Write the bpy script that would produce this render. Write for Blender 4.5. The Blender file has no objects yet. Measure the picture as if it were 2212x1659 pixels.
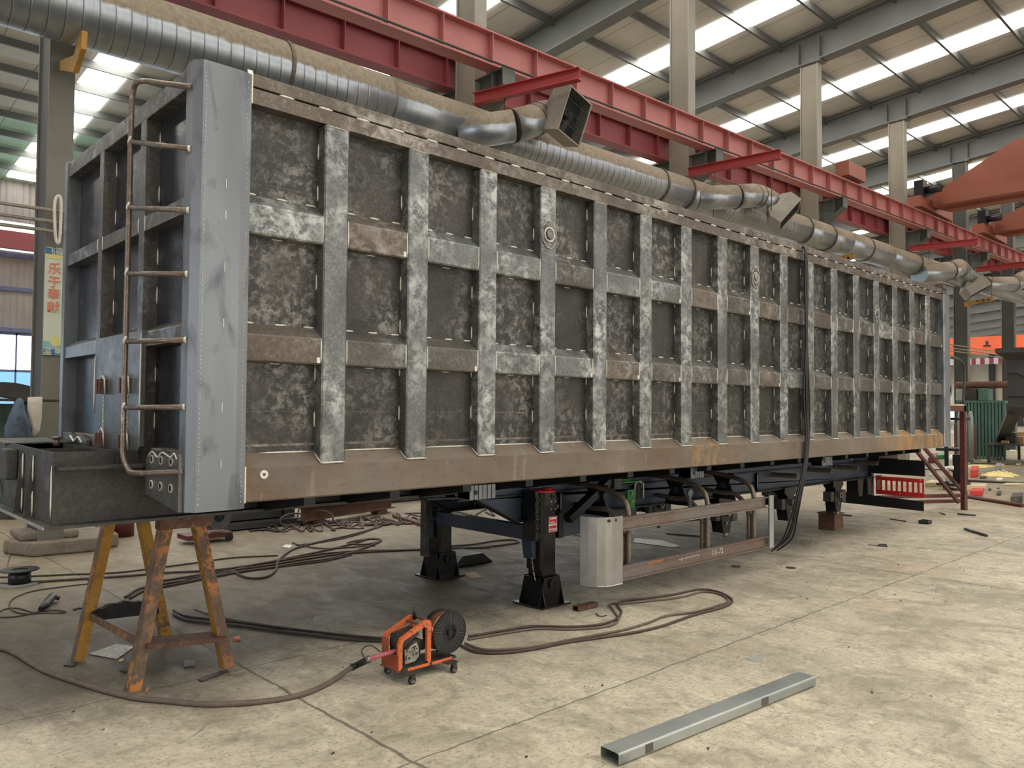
import bpy, bmesh, math, random
from mathutils import Vector, Matrix
random.seed(7)
C = bpy.context.scene.collection
# ------------------------------------------------------------------ camera
F_PX, YAW, PITCH, ROLL = 1699.34, 0.813905563, 0.0313353837, 0.00771174858
CAM = Vector((0, 0, 1.79))
_F = Vector((math.cos(YAW)*math.cos(PITCH), math.sin(YAW)*math.cos(PITCH), math.sin(PITCH)))
_R = _F.cross(Vector((0, 0, 1))).normalized(); _U = _R.cross(_F)
_c, _s = math.cos(ROLL), math.sin(ROLL)
RR = _c*_R + _s*_U; UU = -_s*_R + _c*_U
cam_d = bpy.data.cameras.new('camera'); cam = bpy.data.objects.new('camera', cam_d); C.objects.link(cam)
cam.matrix_world = Matrix(((RR.x, UU.x, -_F.x, CAM.x), (RR.y, UU.y, -_F.y, CAM.y), (RR.z, UU.z, -_F.z, CAM.z), (0, 0, 0, 1)))
cam_d.sensor_width = 36; cam_d.lens = F_PX*36/2212; cam_d.clip_end = 400; cam_d.clip_start = 0.05
bpy.context.scene.camera = cam
def P(u, v, ax, val):
    """world point seen at photo position (u, v) on the plane ax = val"""
    d = (u-1106)*RR - (v-829.5)*UU + F_PX*_F
    k = 'xyz'.index(ax)
    return CAM + d*((val-CAM[k])/d[k])
# ------------------------------------------------------------------ world, light, exposure
S = bpy.context.scene
S.view_settings.view_transform = 'Standard'; S.view_settings.look = 'None'
S.view_settings.exposure = 0.0; S.view_settings.gamma = 1.0
S.view_settings.use_curve_mapping = False
W = bpy.data.worlds.new('daylight'); S.world = W; W.use_nodes = True
W.node_tree.nodes['Background'].inputs[0].default_value = (0.75, 0.87, 1, 1)
W.node_tree.nodes['Background'].inputs[1].default_value = 1.6
SKY_STRENGTH = 11.0
def area(name, loc, rot, sx, sy, power, col):
    l = bpy.data.lights.new(name, 'AREA'); l.shape = 'RECTANGLE'; l.size = sx; l.size_y = sy
    l.energy = power; l.color = col
    o = bpy.data.objects.new(name, l); C.objects.link(o); o.location = loc; o.rotation_euler = rot
    return o
H = math.pi/2
area('unseen_side_daylight', (16, -25.5, 4.2), (H, 0, 0), 60, 6.5, 3000, (1, 0.98, 0.95))  # added area lamp simulating daylight from unseen openings; the wall is solid
area('end_door_daylight', (-13.3, 6, 3.0), (H, 0, -H), 12, 5.5, 520, (0.82, 0.89, 1))
S.cycles.max_bounces = 4; S.cycles.diffuse_bounces = 3; S.cycles.glossy_bounces = 2; S.cycles.transmission_bounces = 1
S.cycles.sample_clamp_indirect = 6
S.cycles.use_adaptive_sampling = True; S.cycles.adaptive_threshold = 0.06

# ------------------------------------------------------------------ materials
def srgb(r, g, b):
    f = lambda c: (c/255/12.92) if c/255 <= .04045 else ((c/255+.055)/1.055)**2.4
    return (f(r), f(g), f(b), 1)
class NT:
    def __init__(s, name):
        s.m = bpy.data.materials.new(name); s.m.use_nodes = True
        s.t = s.m.node_tree; s.n = s.t.nodes; s.b = s.n['Principled BSDF']
        s.pos = s.n.new('ShaderNodeNewGeometry').outputs['Position']; s.nrm = s.pos.node.outputs['Normal']
    def link(s, a, b): s.t.links.new(a, b)
    def noise(s, scale, detail=5, dist=0.0, vec=None, rough=0.55, stretch=None):
        n = s.n.new('ShaderNodeTexNoise'); n.inputs['Scale'].default_value = scale
        n.inputs['Detail'].default_value = detail; n.inputs['Distortion'].default_value = dist
        n.inputs['Roughness'].default_value = rough
        v = vec or s.pos
        if stretch:
            mp = s.n.new('ShaderNodeMapping'); mp.inputs['Scale'].default_value = stretch
            s.link(v, mp.inputs[0]); v = mp.outputs[0]
        s.link(v, n.inputs['Vector']); return n.outputs[0]
    def ramp(s, fac, *stops, const=False):
        r = s.n.new('ShaderNodeValToRGB'); e = r.color_ramp.elements
        while len(e) < len(stops): e.new(0.5)
        for el, (p, c) in zip(e, stops):
            el.position = p; el.color = c if isinstance(c, tuple) else (c, c, c, 1)
        if const: r.color_ramp.interpolation = 'CONSTANT'
        s.link(fac, r.inputs[0]); return r.outputs[0]
    def mix(s, fac, a, b, mode='MIX'):
        x = s.n.new('ShaderNodeMix'); x.data_type = 'RGBA'; x.blend_type = mode
        for i, v in ((0, fac), (6, a), (7, b)):
            if isinstance(v, (int, float)): x.inputs[i].default_value = v
            elif isinstance(v, tuple): x.inputs[i].default_value = v
            else: s.link(v, x.inputs[i])
        return x.outputs[2]
    def math(s, op, a, b=0.0, c=0.0):
        x = s.n.new('ShaderNodeMath'); x.operation = op
        for i, v in enumerate((a, b, c)):
            if isinstance(v, (int, float)): x.inputs[i].default_value = v
            else: s.link(v, x.inputs[i])
        return x.outputs[0]
    def sep(s, v=None):
        x = s.n.new('ShaderNodeSeparateXYZ'); s.link(v or s.pos, x.inputs[0]); return x.outputs
    def set(s, **k):
        for key, v in k.items():
            i = s.b.inputs[key.replace('_', ' ')]
            if isinstance(v, (int, float, tuple)): i.default_value = v
            else: s.link(v, i)
    def bump(s, h, strength=.3, dist=.01):
        b = s.n.new('ShaderNodeBump'); b.inputs['Strength'].default_value = strength
        b.inputs['Distance'].default_value = dist; s.link(h, b.inputs['Height']); s.link(b.outputs[0], s.b.inputs['Normal'])
def plain(name, c, rough=.6, metal=0.0, vary=.18, scale=6):
    t = NT(name); a = srgb(*c)
    n = t.noise(scale, 3)
    lo = tuple(x*(1-vary) for x in a[:3])+(1,); hi = tuple(min(1, x*(1+vary)) for x in a[:3])+(1,)
    t.set(Base_Color=t.ramp(n, (.3, lo), (.7, hi)), Roughness=rough, Metallic=metal); return t.m
def steel(name, c1, c2, c3, s1=2.5, s2=9, thr=.58, metal=.45, rough=.42, soft=.08, bump=.12, dist=1.2, speck=1):
    """mill-scaled steel: two broad tones and sharper ground or scuffed patches"""
    t = NT(name)
    base = t.ramp(t.noise(s1, 4, .6), (.35, srgb(*c1)), (.65, srgb(*c2)))
    n2 = t.noise(s2, 7, dist*.3, rough=.72)
    f = t.ramp(n2, (thr-soft, 0.0), (thr+soft, 1.0))
    big = t.ramp(t.noise(s1*.7, 2, 0, stretch=(1, 1, .8)), (.4, 0.0), (.62, 1.0))
    f = t.math('MULTIPLY', f, big)
    if speck:
     fine = t.noise(s2*4.2, 5, .2, rough=.75)
     base = t.mix(t.ramp(fine, (.42, .55), (.6, 0.0)), base, tuple(x*.62 for x in srgb(*c1)[:3])+(1,))
     f = t.math('MAXIMUM', f, t.math('MULTIPLY', t.ramp(fine, (.60, 0.0), (.68, .6)), t.ramp(t.noise(s1*1.6, 3), (.42, .15), (.6, 1.0))))
     f = t.math('MAXIMUM', f, t.math('MULTIPLY', t.ramp(t.noise(s1*1.1, 2, stretch=(1, 1, 26)), (.665, 0.0), (.675, .35)), big))
    col = t.mix(f, base, srgb(*c3))
    t.set(Base_Color=col, Metallic=metal, Roughness=t.ramp(n2, (.3, rough+.12), (.7, rough-.06)))
    if bump: t.bump(n2, bump, .004)
    return t.m
M = {}
M['panel'] = steel('sheet_steel_dark', (58, 59, 57), (80, 76, 71), (134, 132, 127), 2.2, 17, .55, .5, .44, .08)
M['post'] = steel('ground_steel', (98, 100, 99), (128, 130, 129), (196, 198, 195), 2.6, 12, .53, .6, .4, .09)
M['rib'] = steel('rib_steel', (86, 81, 75), (112, 110, 106), (160, 164, 163), 2.2, 11, .56, .55, .42, .09)
M['rail'] = steel('rolled_rail_steel', (92, 82, 72), (118, 110, 100), (166, 160, 152), 1.6, 9, .55, .5, .42, .1)
def low_rail():
    t = NT('brown_rail_steel'); s = t.sep()
    base = t.ramp(t.noise(1.2, 4, .5, stretch=(1, 1, 2)), (.35, srgb(110, 92, 76)), (.65, srgb(128, 116, 102)))
    x = t.math('ADD', s[0], t.math('MULTIPLY', t.noise(2.5, 3), .8))
    rust = t.ramp(t.math('DIVIDE', x, 14), (.82, 0.0), (.88, .85))
    r2 = t.math('MULTIPLY', rust, t.ramp(t.noise(5, 4, 1, stretch=(1, 1, .3)), (.38, 0.15), (.6, 1.0)))
    r3 = t.ramp(t.math('ABSOLUTE', t.math('SUBTRACT', s[0], 6.9)), (.2, .55), (.5, 0.0))
    r3 = t.math('MULTIPLY', r3, t.ramp(t.noise(14, 6, .2, rough=.7), (.46, 0.0), (.6, 1.0)))
    base = t.mix(t.ramp(t.noise(4, 6, .4, rough=.7), (.46, 0.0), (.62, .7)), base, srgb(112, 106, 98))
    base = t.mix(t.ramp(t.noise(22, 5, .2, stretch=(.5, 1, 1.2), rough=.75), (.55, 0.0), (.66, .4)), base, srgb(84, 72, 62))
    base = t.mix(t.ramp(t.noise(9, 3, 0, stretch=(1, 1, .25)), (.64, 0.0), (.68, .35)), base, srgb(150, 142, 134))
    c = t.mix(t.math('MAXIMUM', r2, r3), base, srgb(172, 134, 84))
    t.set(Base_Color=c, Metallic=.25, Roughness=.55); t.bump(t.noise(30, 3), .1, .003); return t.m
M['lowrail'] = low_rail()
def corner():
    t = NT('clean_bent_plate'); s = t.sep()
    c = t.ramp(t.noise(1.1, 3, .4, stretch=(2.5, 1, .5)), (.3, srgb(112, 116, 120)), (.7, srgb(136, 141, 146)))
    sp = t.ramp(t.noise(7, 5, .5, stretch=(1, 1, .45)), (.54, 0.0), (.68, .7))
    c = t.mix(sp, c, srgb(78, 82, 88))
    t.set(Base_Color=c, Metallic=.55, Roughness=.4); return t.m
M['corner'] = corner()
M['front'] = steel('headboard_sheet', (66, 70, 80), (86, 88, 92), (106, 100, 92), 1.2, 5, .62, .7, .28)
M['frontrib'] = steel('headboard_rib', (92, 85, 78), (112, 108, 104), (140, 146, 154), 1.5, 8, .56, .5, .4)
M['plate'] = steel('hitch_plate', (102, 102, 96), (122, 124, 126), (88, 82, 76), 1.8, 6, .6, .55, .36)
M['neck'] = steel('dark_beam_plate', (66, 66, 64), (84, 82, 78), (104, 98, 90), 1.5, 8, .6, .4, .5)
M['weld'] = plain('weld_bead', (212, 208, 196), .4, .3, .1, 40)
M['legblack'] = plain('glossy_black_leg_paint', (16, 16, 18), .28, .1, .2, 5)
M['black'] = plain('black_chassis_paint', (26, 27, 30), .4, .2, .3, 5)
M['blackblue'] = plain('dark_blue_chassis_web', (62, 72, 88), .4, .35, .25, 2)
M['void'] = plain('unlit_black', (12, 12, 12), .8)
M['tube'] = steel('bare_tube_steel', (120, 106, 94), (146, 130, 114), (182, 168, 150), 4, 20, .6, .55, .34)
M['channel'] = steel('channel_steel_rusty', (132, 108, 92), (140, 136, 132), (176, 122, 72), 1.6, 14, .66, .4, .45)
M['guardend'] = steel('bright_bent_sheet', (148, 144, 138), (170, 168, 164), (190, 190, 186), 2, 7, .6, .65, .36, speck=0)
M['zinc'] = steel('galvanised_box_tube', (158, 164, 162), (180, 184, 180), (140, 148, 146), .9, 3, .6, .65, .36, bump=.0, speck=0)
M['patch'] = plain('brown_patch', (92, 84, 80), .6)
M['yellow'] = steel('chipped_yellow_paint', (176, 132, 44), (196, 146, 58), (104, 84, 72), 5, 22, .52, .1, .6, .03)
M['yellowb'] = steel('worn_orange_paint', (104, 88, 76), (118, 98, 78), (188, 124, 66), 5, 10, .5, .1, .6, .03)
M['rusty'] = steel('rusted_steel', (96, 66, 54), (118, 84, 66), (140, 110, 90), 5, 20, .6, .2, .7)
M['orange'] = steel('orange_enamel', (226, 110, 56), (236, 124, 70), (96, 76, 66), 8, 40, .57, .05, .5, .02)
M['orangein'] = plain('orange_dirty', (150, 74, 46), .6)
M['redpaint'] = plain('red_enamel', (196, 40, 40), .45, 0, .15)
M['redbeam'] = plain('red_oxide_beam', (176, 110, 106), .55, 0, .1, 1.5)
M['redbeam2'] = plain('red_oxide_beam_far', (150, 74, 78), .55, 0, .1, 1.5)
M['jib'] = plain('red_jib_paint', (168, 60, 60), .5, 0, .1, 2)
M['crane'] = plain('orange_red_crane', (146, 84, 66), .5, 0, .1, 1)
M['crane2'] = plain('bright_orange_crane', (250, 128, 84), .5, 0, .05, 1)
M['column'] = plain('painted_column', (138, 130, 114), .65, 0, .1, 1.2)
M['columnedge'] = plain('column_flange_light', (154, 150, 138), .6, 0, .08, 2)
M['columnb'] = plain('dull_column_flange', (116, 112, 100), .6, 0, .12, 2)
M['columndark'] = plain('column_web_dark', (66, 64, 60), .6, 0, .15, 1)
M['bracket'] = plain('grey_green_bracket', (96, 100, 94), .6, 0, .15, 2)
M['rafter'] = plain('grey_rafter_paint', (104, 106, 103), .5, 0, .08, 1)
M['purlin'] = plain('galvanised_purlin', (104, 106, 104), .4, .3, .1, 1)
M['rubber'] = plain('black_rubber_cable', (58, 50, 46), .6, 0, .2, 12)
M['rubber2'] = plain('brown_rubber_cable', (74, 56, 50), .6, 0, .2, 12)
M['rubberb'] = plain('dusty_welding_cable', (104, 92, 82), .7, 0, .2, 12)
M['plastic'] = plain('black_plastic', (28, 28, 30), .38, 0, .2)
M['spoolface'] = plain('ribbed_plastic', (84, 86, 88), .45, 0, .2)
M['copper'] = plain('copper_wire', (226, 160, 120), .28, .8, .12, 60)
M['alu'] = plain('cast_aluminium', (170, 168, 162), .36, .7, .2, 20)
M['darkmetal'] = plain('dark_dirty_metal', (70, 64, 58), .55, .4, .3, 15)
M['pink'] = plain('pink_torch_handle', (176, 92, 100), .5, 0, .15)
M['white'] = plain('white_sheet', (225, 222, 215), .6, 0, .06)
M['cloth'] = plain('cream_cloth', (206, 198, 184), .9, 0, .08)
M['denim'] = plain('blue_grey_cloth', (92, 104, 120), .9, 0, .15)
M['green'] = plain('green_enamel', (36, 120, 48), .45, 0, .15)
M['cabgreen'] = plain('dark_green_paint', (84, 116, 104), .55, 0, .15)
M['tarp'] = plain('yellow_tarp', (226, 208, 140), .8, 0, .1)
M['wood'] = plain('sawn_timber', (206, 186, 148), .75, 0, .15, 9)
M['concrete'] = steel('rough_concrete', (128, 118, 104), (150, 138, 120), (100, 92, 84), 6, 16, .55, 0, .9, .08, .5)
M['chain'] = plain('steel_chain', (150, 142, 126), .4, .7, .2, 30)
M['blue'] = plain('blue_paint', (60, 110, 160), .5)
M['hop'] = plain('dusty_black_steel', (66, 66, 66), .6, .2, .25, 2)
M['cyl'] = plain('gas_cylinder_grey', (150, 156, 150), .5, 0, .1)
M['sticker'] = plain('red_sticker', (206, 50, 60), .5)
M['card'] = plain('brown_card', (160, 130, 96), .7)
def checker():
    t = NT('tread_plate'); w = t.noise(60, 2, 0, stretch=(1, 1.6, 1))
    t.set(Base_Color=t.ramp(w, (.4, srgb(120, 116, 108)), (.6, srgb(172, 168, 160))), Metallic=.4, Roughness=.5); return t.m
M['tread'] = checker()
def duct_mat(name, ring, tone=(170, 176, 182)):
    t = NT(name); s = t.sep()
    nz = t.sep(t.nrm)[2]
    edge = t.math('ADD', nz, t.math('MULTIPLY', t.noise(9, 4), .28))
    dust = t.ramp(edge, (.10, 0.0), (.2, 1.0))
    base = t.ramp(t.noise(3, 3, 0, stretch=(5, 1, 1)), (.3, srgb(*[c-16 for c in tone])), (.7, srgb(*tone)))
    if ring:
        sp = t.math('ADD', s[0], t.math('MULTIPLY', s[2], .10))
        fr = t.math('FRACT', t.math('DIVIDE', sp, ring))
        ln = t.ramp(fr, (.0, 0.0), (.05, 1.0), (.93, 1.0), (1.0, 0.0))
        base = t.mix(ln, srgb(96, 100, 104), base)
        rib = t.ramp(fr, (.0, 0.0), (.08, 1.0), (.92, .9), (1.0, 0.0))
        t.bump(rib, .45, .012)
    c = t.mix(dust, base, t.ramp(t.noise(14, 4), (.3, srgb(120, 106, 88)), (.7, srgb(146, 132, 112))))
    met = t.math('MULTIPLY', t.math('SUBTRACT', 1.0, dust), .78)
    t.set(Base_Color=c, Metallic=met, Roughness=t.math('ADD', t.math('MULTIPLY', dust, .4), .34)); return t.m
M['duct'] = duct_mat('spiral_duct', .172)
M['ductp'] = duct_mat('plain_duct', 0)
M['hood'] = steel('dusty_sheet_hood', (150, 142, 128), (164, 158, 146), (120, 110, 96), 3, 12, .62, .25, .5)
M['grille'] = plain('black_grille', (26, 28, 28), .5, .2)
M['band'] = plain('clamp_band', (92, 84, 74), .5, .4, .2, 20)
def floor_mat():
    t = NT('worn_concrete_floor'); s = t.sep()
    n1 = t.noise(.55, 5, .4); n2 = t.noise(3.2, 6, .8, stretch=(1.6, .8, 1)); n3 = t.noise(26, 7, .2, stretch=(.8, 1.2, 1), rough=.78)
    base = t.ramp(n1, (.32, srgb(170, 162, 144)), (.5, srgb(198, 188, 166)), (.7, srgb(214, 204, 180)))
    base = t.mix(t.ramp(n2, (.5, 0.0), (.72, .6)), base, srgb(146, 138, 124))
    base = t.mix(t.ramp(n3, (.48, 0.0), (.62, .55)), base, srgb(134, 124, 104))
    base = t.mix(t.ramp(t.noise(11, 5, .3, stretch=(1.4, .7, 1)), (.56, 0.0), (.68, .4)), base, srgb(236, 226, 198))
    base = t.mix(t.ramp(t.noise(46, 4, 0, stretch=(1, 1, 1), rough=.6), (.60, 0.0), (.66, .65)), base, srgb(72, 66, 60))
    base = t.mix(t.ramp(t.noise(.9, 3, 1.0, stretch=(1, 1, 1)), (.6, 0.0), (.75, .35)), base, srgb(196, 158, 122))
    base = t.mix(t.ramp(t.noise(1.3, 6, 1.2, rough=.65), (.47, 0.0), (.66, .65)), base, srgb(138, 128, 110))
    base = t.mix(t.ramp(t.noise(5.5, 6, .8, stretch=(1, 1.3, 1), rough=.7), (.52, 0.0), (.68, .5)), base, srgb(120, 110, 94))
    # grime around the work bay; trailer's shadow painted in with the oil below
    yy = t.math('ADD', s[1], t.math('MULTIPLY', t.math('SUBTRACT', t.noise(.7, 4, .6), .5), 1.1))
    far_ = t.math('MAXIMUM', t.ramp(t.math('DIVIDE', yy, 20), (.26, 0.0), (.34, 1.0)), t.ramp(t.math('DIVIDE', t.math('ADD', s[0], t.math('MULTIPLY', t.noise(.5, 4), 6)), 40), (.38, 0.0), (.52, 1.0)))
    base = t.mix(t.math('MULTIPLY', far_, t.ramp(t.noise(1.2, 4, .5), (.3, .45), (.7, .85))), base, srgb(128, 113, 88))
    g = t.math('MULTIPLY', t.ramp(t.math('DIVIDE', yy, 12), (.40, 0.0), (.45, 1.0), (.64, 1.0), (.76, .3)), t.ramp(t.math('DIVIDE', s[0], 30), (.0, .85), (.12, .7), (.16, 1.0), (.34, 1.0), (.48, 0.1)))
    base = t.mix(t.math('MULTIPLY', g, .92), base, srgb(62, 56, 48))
    def line(coord, w):
        wob = t.math('MULTIPLY', t.math('SUBTRACT', t.noise(5, 4), .5), .05)
        d = t.math('ABSOLUTE', t.math('ADD', coord, wob))
        return t.ramp(t.math('MULTIPLY', d, 20), (w*20*.3, 1.0), (w*20*.8, 0.0))
    xm = t.math('SUBTRACT', t.math('MODULO', t.math('ADD', s[0], 200*6.77+3.385-2.42), 6.77), 3.385)
    L = line(xm, .02)
    for y0 in (3.27, 5.2, 9.1, 13.0, -.7):
        L = t.math('MAXIMUM', L, line(t.math('SUBTRACT', s[1], y0), .011))
    crack = t.n.new('ShaderNodeTexVoronoi'); crack.feature = 'DISTANCE_TO_EDGE'; crack.inputs['Scale'].default_value = .55
    vv = t.n.new('ShaderNodeVectorMath'); vv.operation = 'ADD'; t.link(t.pos, vv.inputs[0])
    nv = t.n.new('ShaderNodeTexNoise'); nv.inputs['Scale'].default_value = 1.5; t.link(t.pos, nv.inputs['Vector']); t.link(nv.outputs[1], vv.inputs[1])
    t.link(vv.outputs[0], crack.inputs['Vector'])
    cr = t.math('MULTIPLY', t.ramp(crack.outputs['Distance'], (.0, 1.0), (.006, 0.0)), t.ramp(t.noise(.8, 2), (.5, 0.0), (.6, .6)))
    L = t.math('MAXIMUM', L, cr)
    c = t.mix(t.math('MULTIPLY', L, .75), base, srgb(76, 68, 58))
    t.set(Base_Color=c, Roughness=t.ramp(n2, (.3, .5), (.7, .75)), Specular_IOR_Level=.35)
    hh = t.math('SUBTRACT', n3, t.math('MULTIPLY', L, 1.5)); t.bump(hh, .25, .006); return t.m
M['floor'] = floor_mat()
def roof_mat():
    t = NT('roof_liner'); s = t.sep()
    fr = t.math('FRACT', t.math('DIVIDE', s[0], 1.128))
    ln = t.ramp(fr, (.0, 0.0), (.018, 1.0), (.982, 1.0), (1.0, 0.0))
    c = t.ramp(t.noise(.8, 4), (.3, srgb(196, 196, 190)), (.7, srgb(216, 216, 210)))
    gr = t.math('MULTIPLY', t.ramp(t.math('DIVIDE', s[1], 40), (.76, 0.0), (.78, 1.0)), t.ramp(t.math('DIVIDE', s[0], 40), (.22, 1.0), (.26, 0.0)))
    c = t.mix(gr, c, srgb(180, 214, 190))
    c = t.mix(ln, srgb(110, 106, 98), c)
    t.set(Base_Color=c, Roughness=.7); return t.m
M['roof'] = roof_mat()
def corr():
    t = NT('corrugated_wall_sheet'); s = t.sep()
    w = t.math('SINE', t.math('MULTIPLY', t.math('ADD', s[0], s[1]), 26))
    t.set(Base_Color=t.ramp(t.noise(.5, 3), (.3, srgb(140, 134, 132)), (.7, srgb(170, 160, 154))), Roughness=.55); t.bump(w, .6, .03); return t.m
M['wall'] = corr()
M['wallcream'] = plain('cream_wall', (212, 200, 176), .7, 0, .06, .6)
def emis(name, c, k):
    t = NT(name); t.set(Base_Color=(0, 0, 0, 1), Emission_Color=c, Emission_Strength=k, Roughness=.4); return t.m
M['sky'] = emis('translucent_skylight_sheet', (1, .97, .90, 1), SKY_STRENGTH)
M['winsky'] = emis('window_daylight_pane', (.80, .90, 1, 1), 3.2)
M['winblue'] = emis('window_blue_pane', (.28, .60, .85, 1), 1.2)
M['frame'] = plain('blue_window_frame', (96, 104, 140), .5)

# ------------------------------------------------------------------ mesh tools
class MB:
    """collects shapes in world coordinates and links them as ONE mesh object"""
    OFF = Vector((0, 0, 0))
    def __init__(s, mat='black'):
        s.v = []; s.f = []; s.mi = []; s.sm = []; s.mats = []; s.use(mat)
    def use(s, mat):
        if mat not in s.mats: s.mats.append(mat)
        s.cur = s.mats.index(mat); return s
    def add(s, vs, fs, smooth=False, X=None):
        k = len(s.v)
        for v in vs:
            v = Vector(v); s.v.append((X @ v if X else v)+MB.OFF)
        for f in fs: s.f.append([k+i for i in f]); s.mi.append(s.cur); s.sm.append(smooth)
        return s
    def box(s, x0, x1, y0, y1, z0, z1, X=None):
        x0, x1 = min(x0, x1), max(x0, x1); y0, y1 = min(y0, y1), max(y0, y1); z0, z1 = min(z0, z1), max(z0, z1)
        return s.add([(x, y, z) for z in (z0, z1) for y in (y0, y1) for x in (x0, x1)],
                     [(0, 2, 3, 1), (4, 5, 7, 6), (0, 1, 5, 4), (2, 6, 7, 3), (0, 4, 6, 2), (1, 3, 7, 5)], X=X)
    def prism(s, pts, ax, a, b, X=None, smooth=False):
        """2D outline (ccw or cw) extruded along axis ax from a to b; outline coords are the other two axes in order"""
        def mk(p, t): return {'x': (t, p[0], p[1]), 'y': (p[0], t, p[1]), 'z': (p[0], p[1], t)}[ax]
        n = len(pts); vs = [mk(p, a) for p in pts]+[mk(p, b) for p in pts]
        fs = [(i, (i+1) % n, n+(i+1) % n, n+i) for i in range(n)]
        ar = sum(pts[i][0]*pts[(i+1) % n][1]-pts[(i+1) % n][0]*pts[i][1] for i in range(n))
        flip = (ar > 0) ^ (b > a) ^ (ax == 'y')
        if flip: fs = [tuple(reversed(f)) for f in fs]
        k = len(s.f); s.add(vs, fs, smooth, X)
        c1 = list(range(n)); c2 = list(range(n, 2*n))
        caps = [tuple(reversed(c1)), tuple(c2)] if not flip else [tuple(c1), tuple(reversed(c2))]
        base = len(s.v)-2*n
        for c in caps: s.f.append([base+i for i in c]); s.mi.append(s.cur); s.sm.append(False)
        return s
    def bar(s, a, b, w, h=None, up=(0, 0, 1)):
        """rectangular bar from a to b, w across, h along up"""
        a, b = Vector(a), Vector(b); h = h or w; d = (b-a).normalized(); u = Vector(up)
        sd = d.cross(u)
        if sd.length < 1e-4: sd = d.cross(Vector((1, 0, 0)))
        sd.normalize(); u = sd.cross(d)
        vs = [p+sd*i*w/2+u*j*h/2 for p in (a, b) for i, j in ((-1, -1), (1, -1), (1, 1), (-1, 1))]
        return s.add(vs, [(3, 2, 1, 0), (4, 5, 6, 7), (0, 1, 5, 4), (1, 2, 6, 5), (2, 3, 7, 6), (3, 0, 4, 7)])
    def tube(s, pts, r, n=10, caps=True, smooth=True, closed=False):
        pts = [Vector(p) for p in pts]; m = len(pts); rs = r if isinstance(r, (list, tuple)) else [r]*m
        k = len(s.v); nr = None
        for i, p in enumerate(pts):
            if closed: t = pts[(i+1) % m]-pts[i-1]
            else: t = pts[min(i+1, m-1)]-pts[max(i-1, 0)]
            t.normalize()
            if nr is None:
                nr = t.cross(Vector((0, 0, 1)))
                if nr.length < 1e-3: nr = t.cross(Vector((1, 0, 0)))
            nr = (nr-t*nr.dot(t)).normalized(); bn = t.cross(nr)
            for j in range(n):
                a = 2*math.pi*j/n; s.v.append(p+(nr*math.cos(a)+bn*math.sin(a))*rs[i]+MB.OFF)
        rng = m if closed else m-1
        for i in range(rng):
            for j in range(n):
                i2 = (i+1) % m
                s.f.append([k+i*n+j, k+i*n+(j+1) % n, k+i2*n+(j+1) % n, k+i2*n+j]); s.mi.append(s.cur); s.sm.append(smooth)
        if caps and not closed:
            s.f.append([k+j for j in reversed(range(n))]); s.mi.append(s.cur); s.sm.append(False)
            s.f.append([k+(m-1)*n+j for j in range(n)]); s.mi.append(s.cur); s.sm.append(False)
        return s
    def cyl(s, a, b, r, n=16, r2=None): return s.tube([a, b], [r, r if r2 is None else r2], n)
    def disc_ring(s, c, axis, r0, r1, h, n=28):
        """annulus with thickness h along axis"""
        c, d = Vector(c), Vector(axis).normalized(); u = d.orthogonal().normalized(); w = d.cross(u)
        vs = []
        for rr, hh in ((r0, -h/2), (r1, -h/2), (r1, h/2), (r0, h/2)):
            for j in range(n):
                a = 2*math.pi*j/n; vs.append(c+(u*math.cos(a)+w*math.sin(a))*rr+d*hh)
        fs = [(q*n+j, q*n+(j+1) % n, ((q+1) % 4)*n+(j+1) % n, ((q+1) % 4)*n+j) for q in range(4) for j in range(n)]
        return s.add(vs, fs)
    def bead(s, a, b, r=.007): return s.tube([a, Vector(a)*.8+Vector(b)*.2, Vector(a)*.2+Vector(b)*.8, b], [r*.4, r, r, r*.4], 5)
    def build(s, name, parent=None, bevel=0, label=None, cat=None, group=None, kind=None):
        me = bpy.data.meshes.new(name)
        lo = Vector((min(v.x for v in s.v), min(v.y for v in s.v), min(v.z for v in s.v)))
        hi = Vector((max(v.x for v in s.v), max(v.y for v in s.v), max(v.z for v in s.v)))
        c = Vector(((lo.x+hi.x)/2, (lo.y+hi.y)/2, lo.z))
        me.from_pydata([tuple(v-c) for v in s.v], [], s.f)
        for i, p in enumerate(me.polygons): p.material_index = s.mi[i]; p.use_smooth = s.sm[i]
        for m in s.mats: me.materials.append(M[m])
        bm = bmesh.new(); bm.from_mesh(me); bmesh.ops.recalc_face_normals(bm, faces=bm.faces); bm.to_mesh(me); bm.free()
        o = bpy.data.objects.new(name, me); C.objects.link(o)
        o.location = c-world(parent)
        if parent: o.parent = parent
        if bevel:
            b = o.modifiers.new('bevel', 'BEVEL'); b.width = bevel; b.segments = 2; b.limit_method = 'ANGLE'; b.angle_limit = .7
            me.polygons.foreach_set('use_smooth', [True]*len(me.polygons))
            w = o.modifiers.new('wn', 'WEIGHTED_NORMAL'); w.keep_sharp = False
        return tag(o, label, cat, group, kind)
def world(o):
    v = Vector((0, 0, 0))
    while o: v = v+o.location; o = o.parent
    return v
def tag(o, label=None, cat=None, group=None, kind=None):
    if label: o['label'] = label
    if cat: o['category'] = cat
    if group: o['group'] = group
    if kind: o['kind'] = kind
    return o
def empty(name, loc, label, cat, group=None, kind=None):
    o = bpy.data.objects.new(name, None); o.empty_display_size = .2; C.objects.link(o)
    o.location = Vector(loc)+MB.OFF
    return tag(o, label, cat, group, kind)
def struct(mb, name, **k): return mb.build(name, kind='structure', **k)
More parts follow.
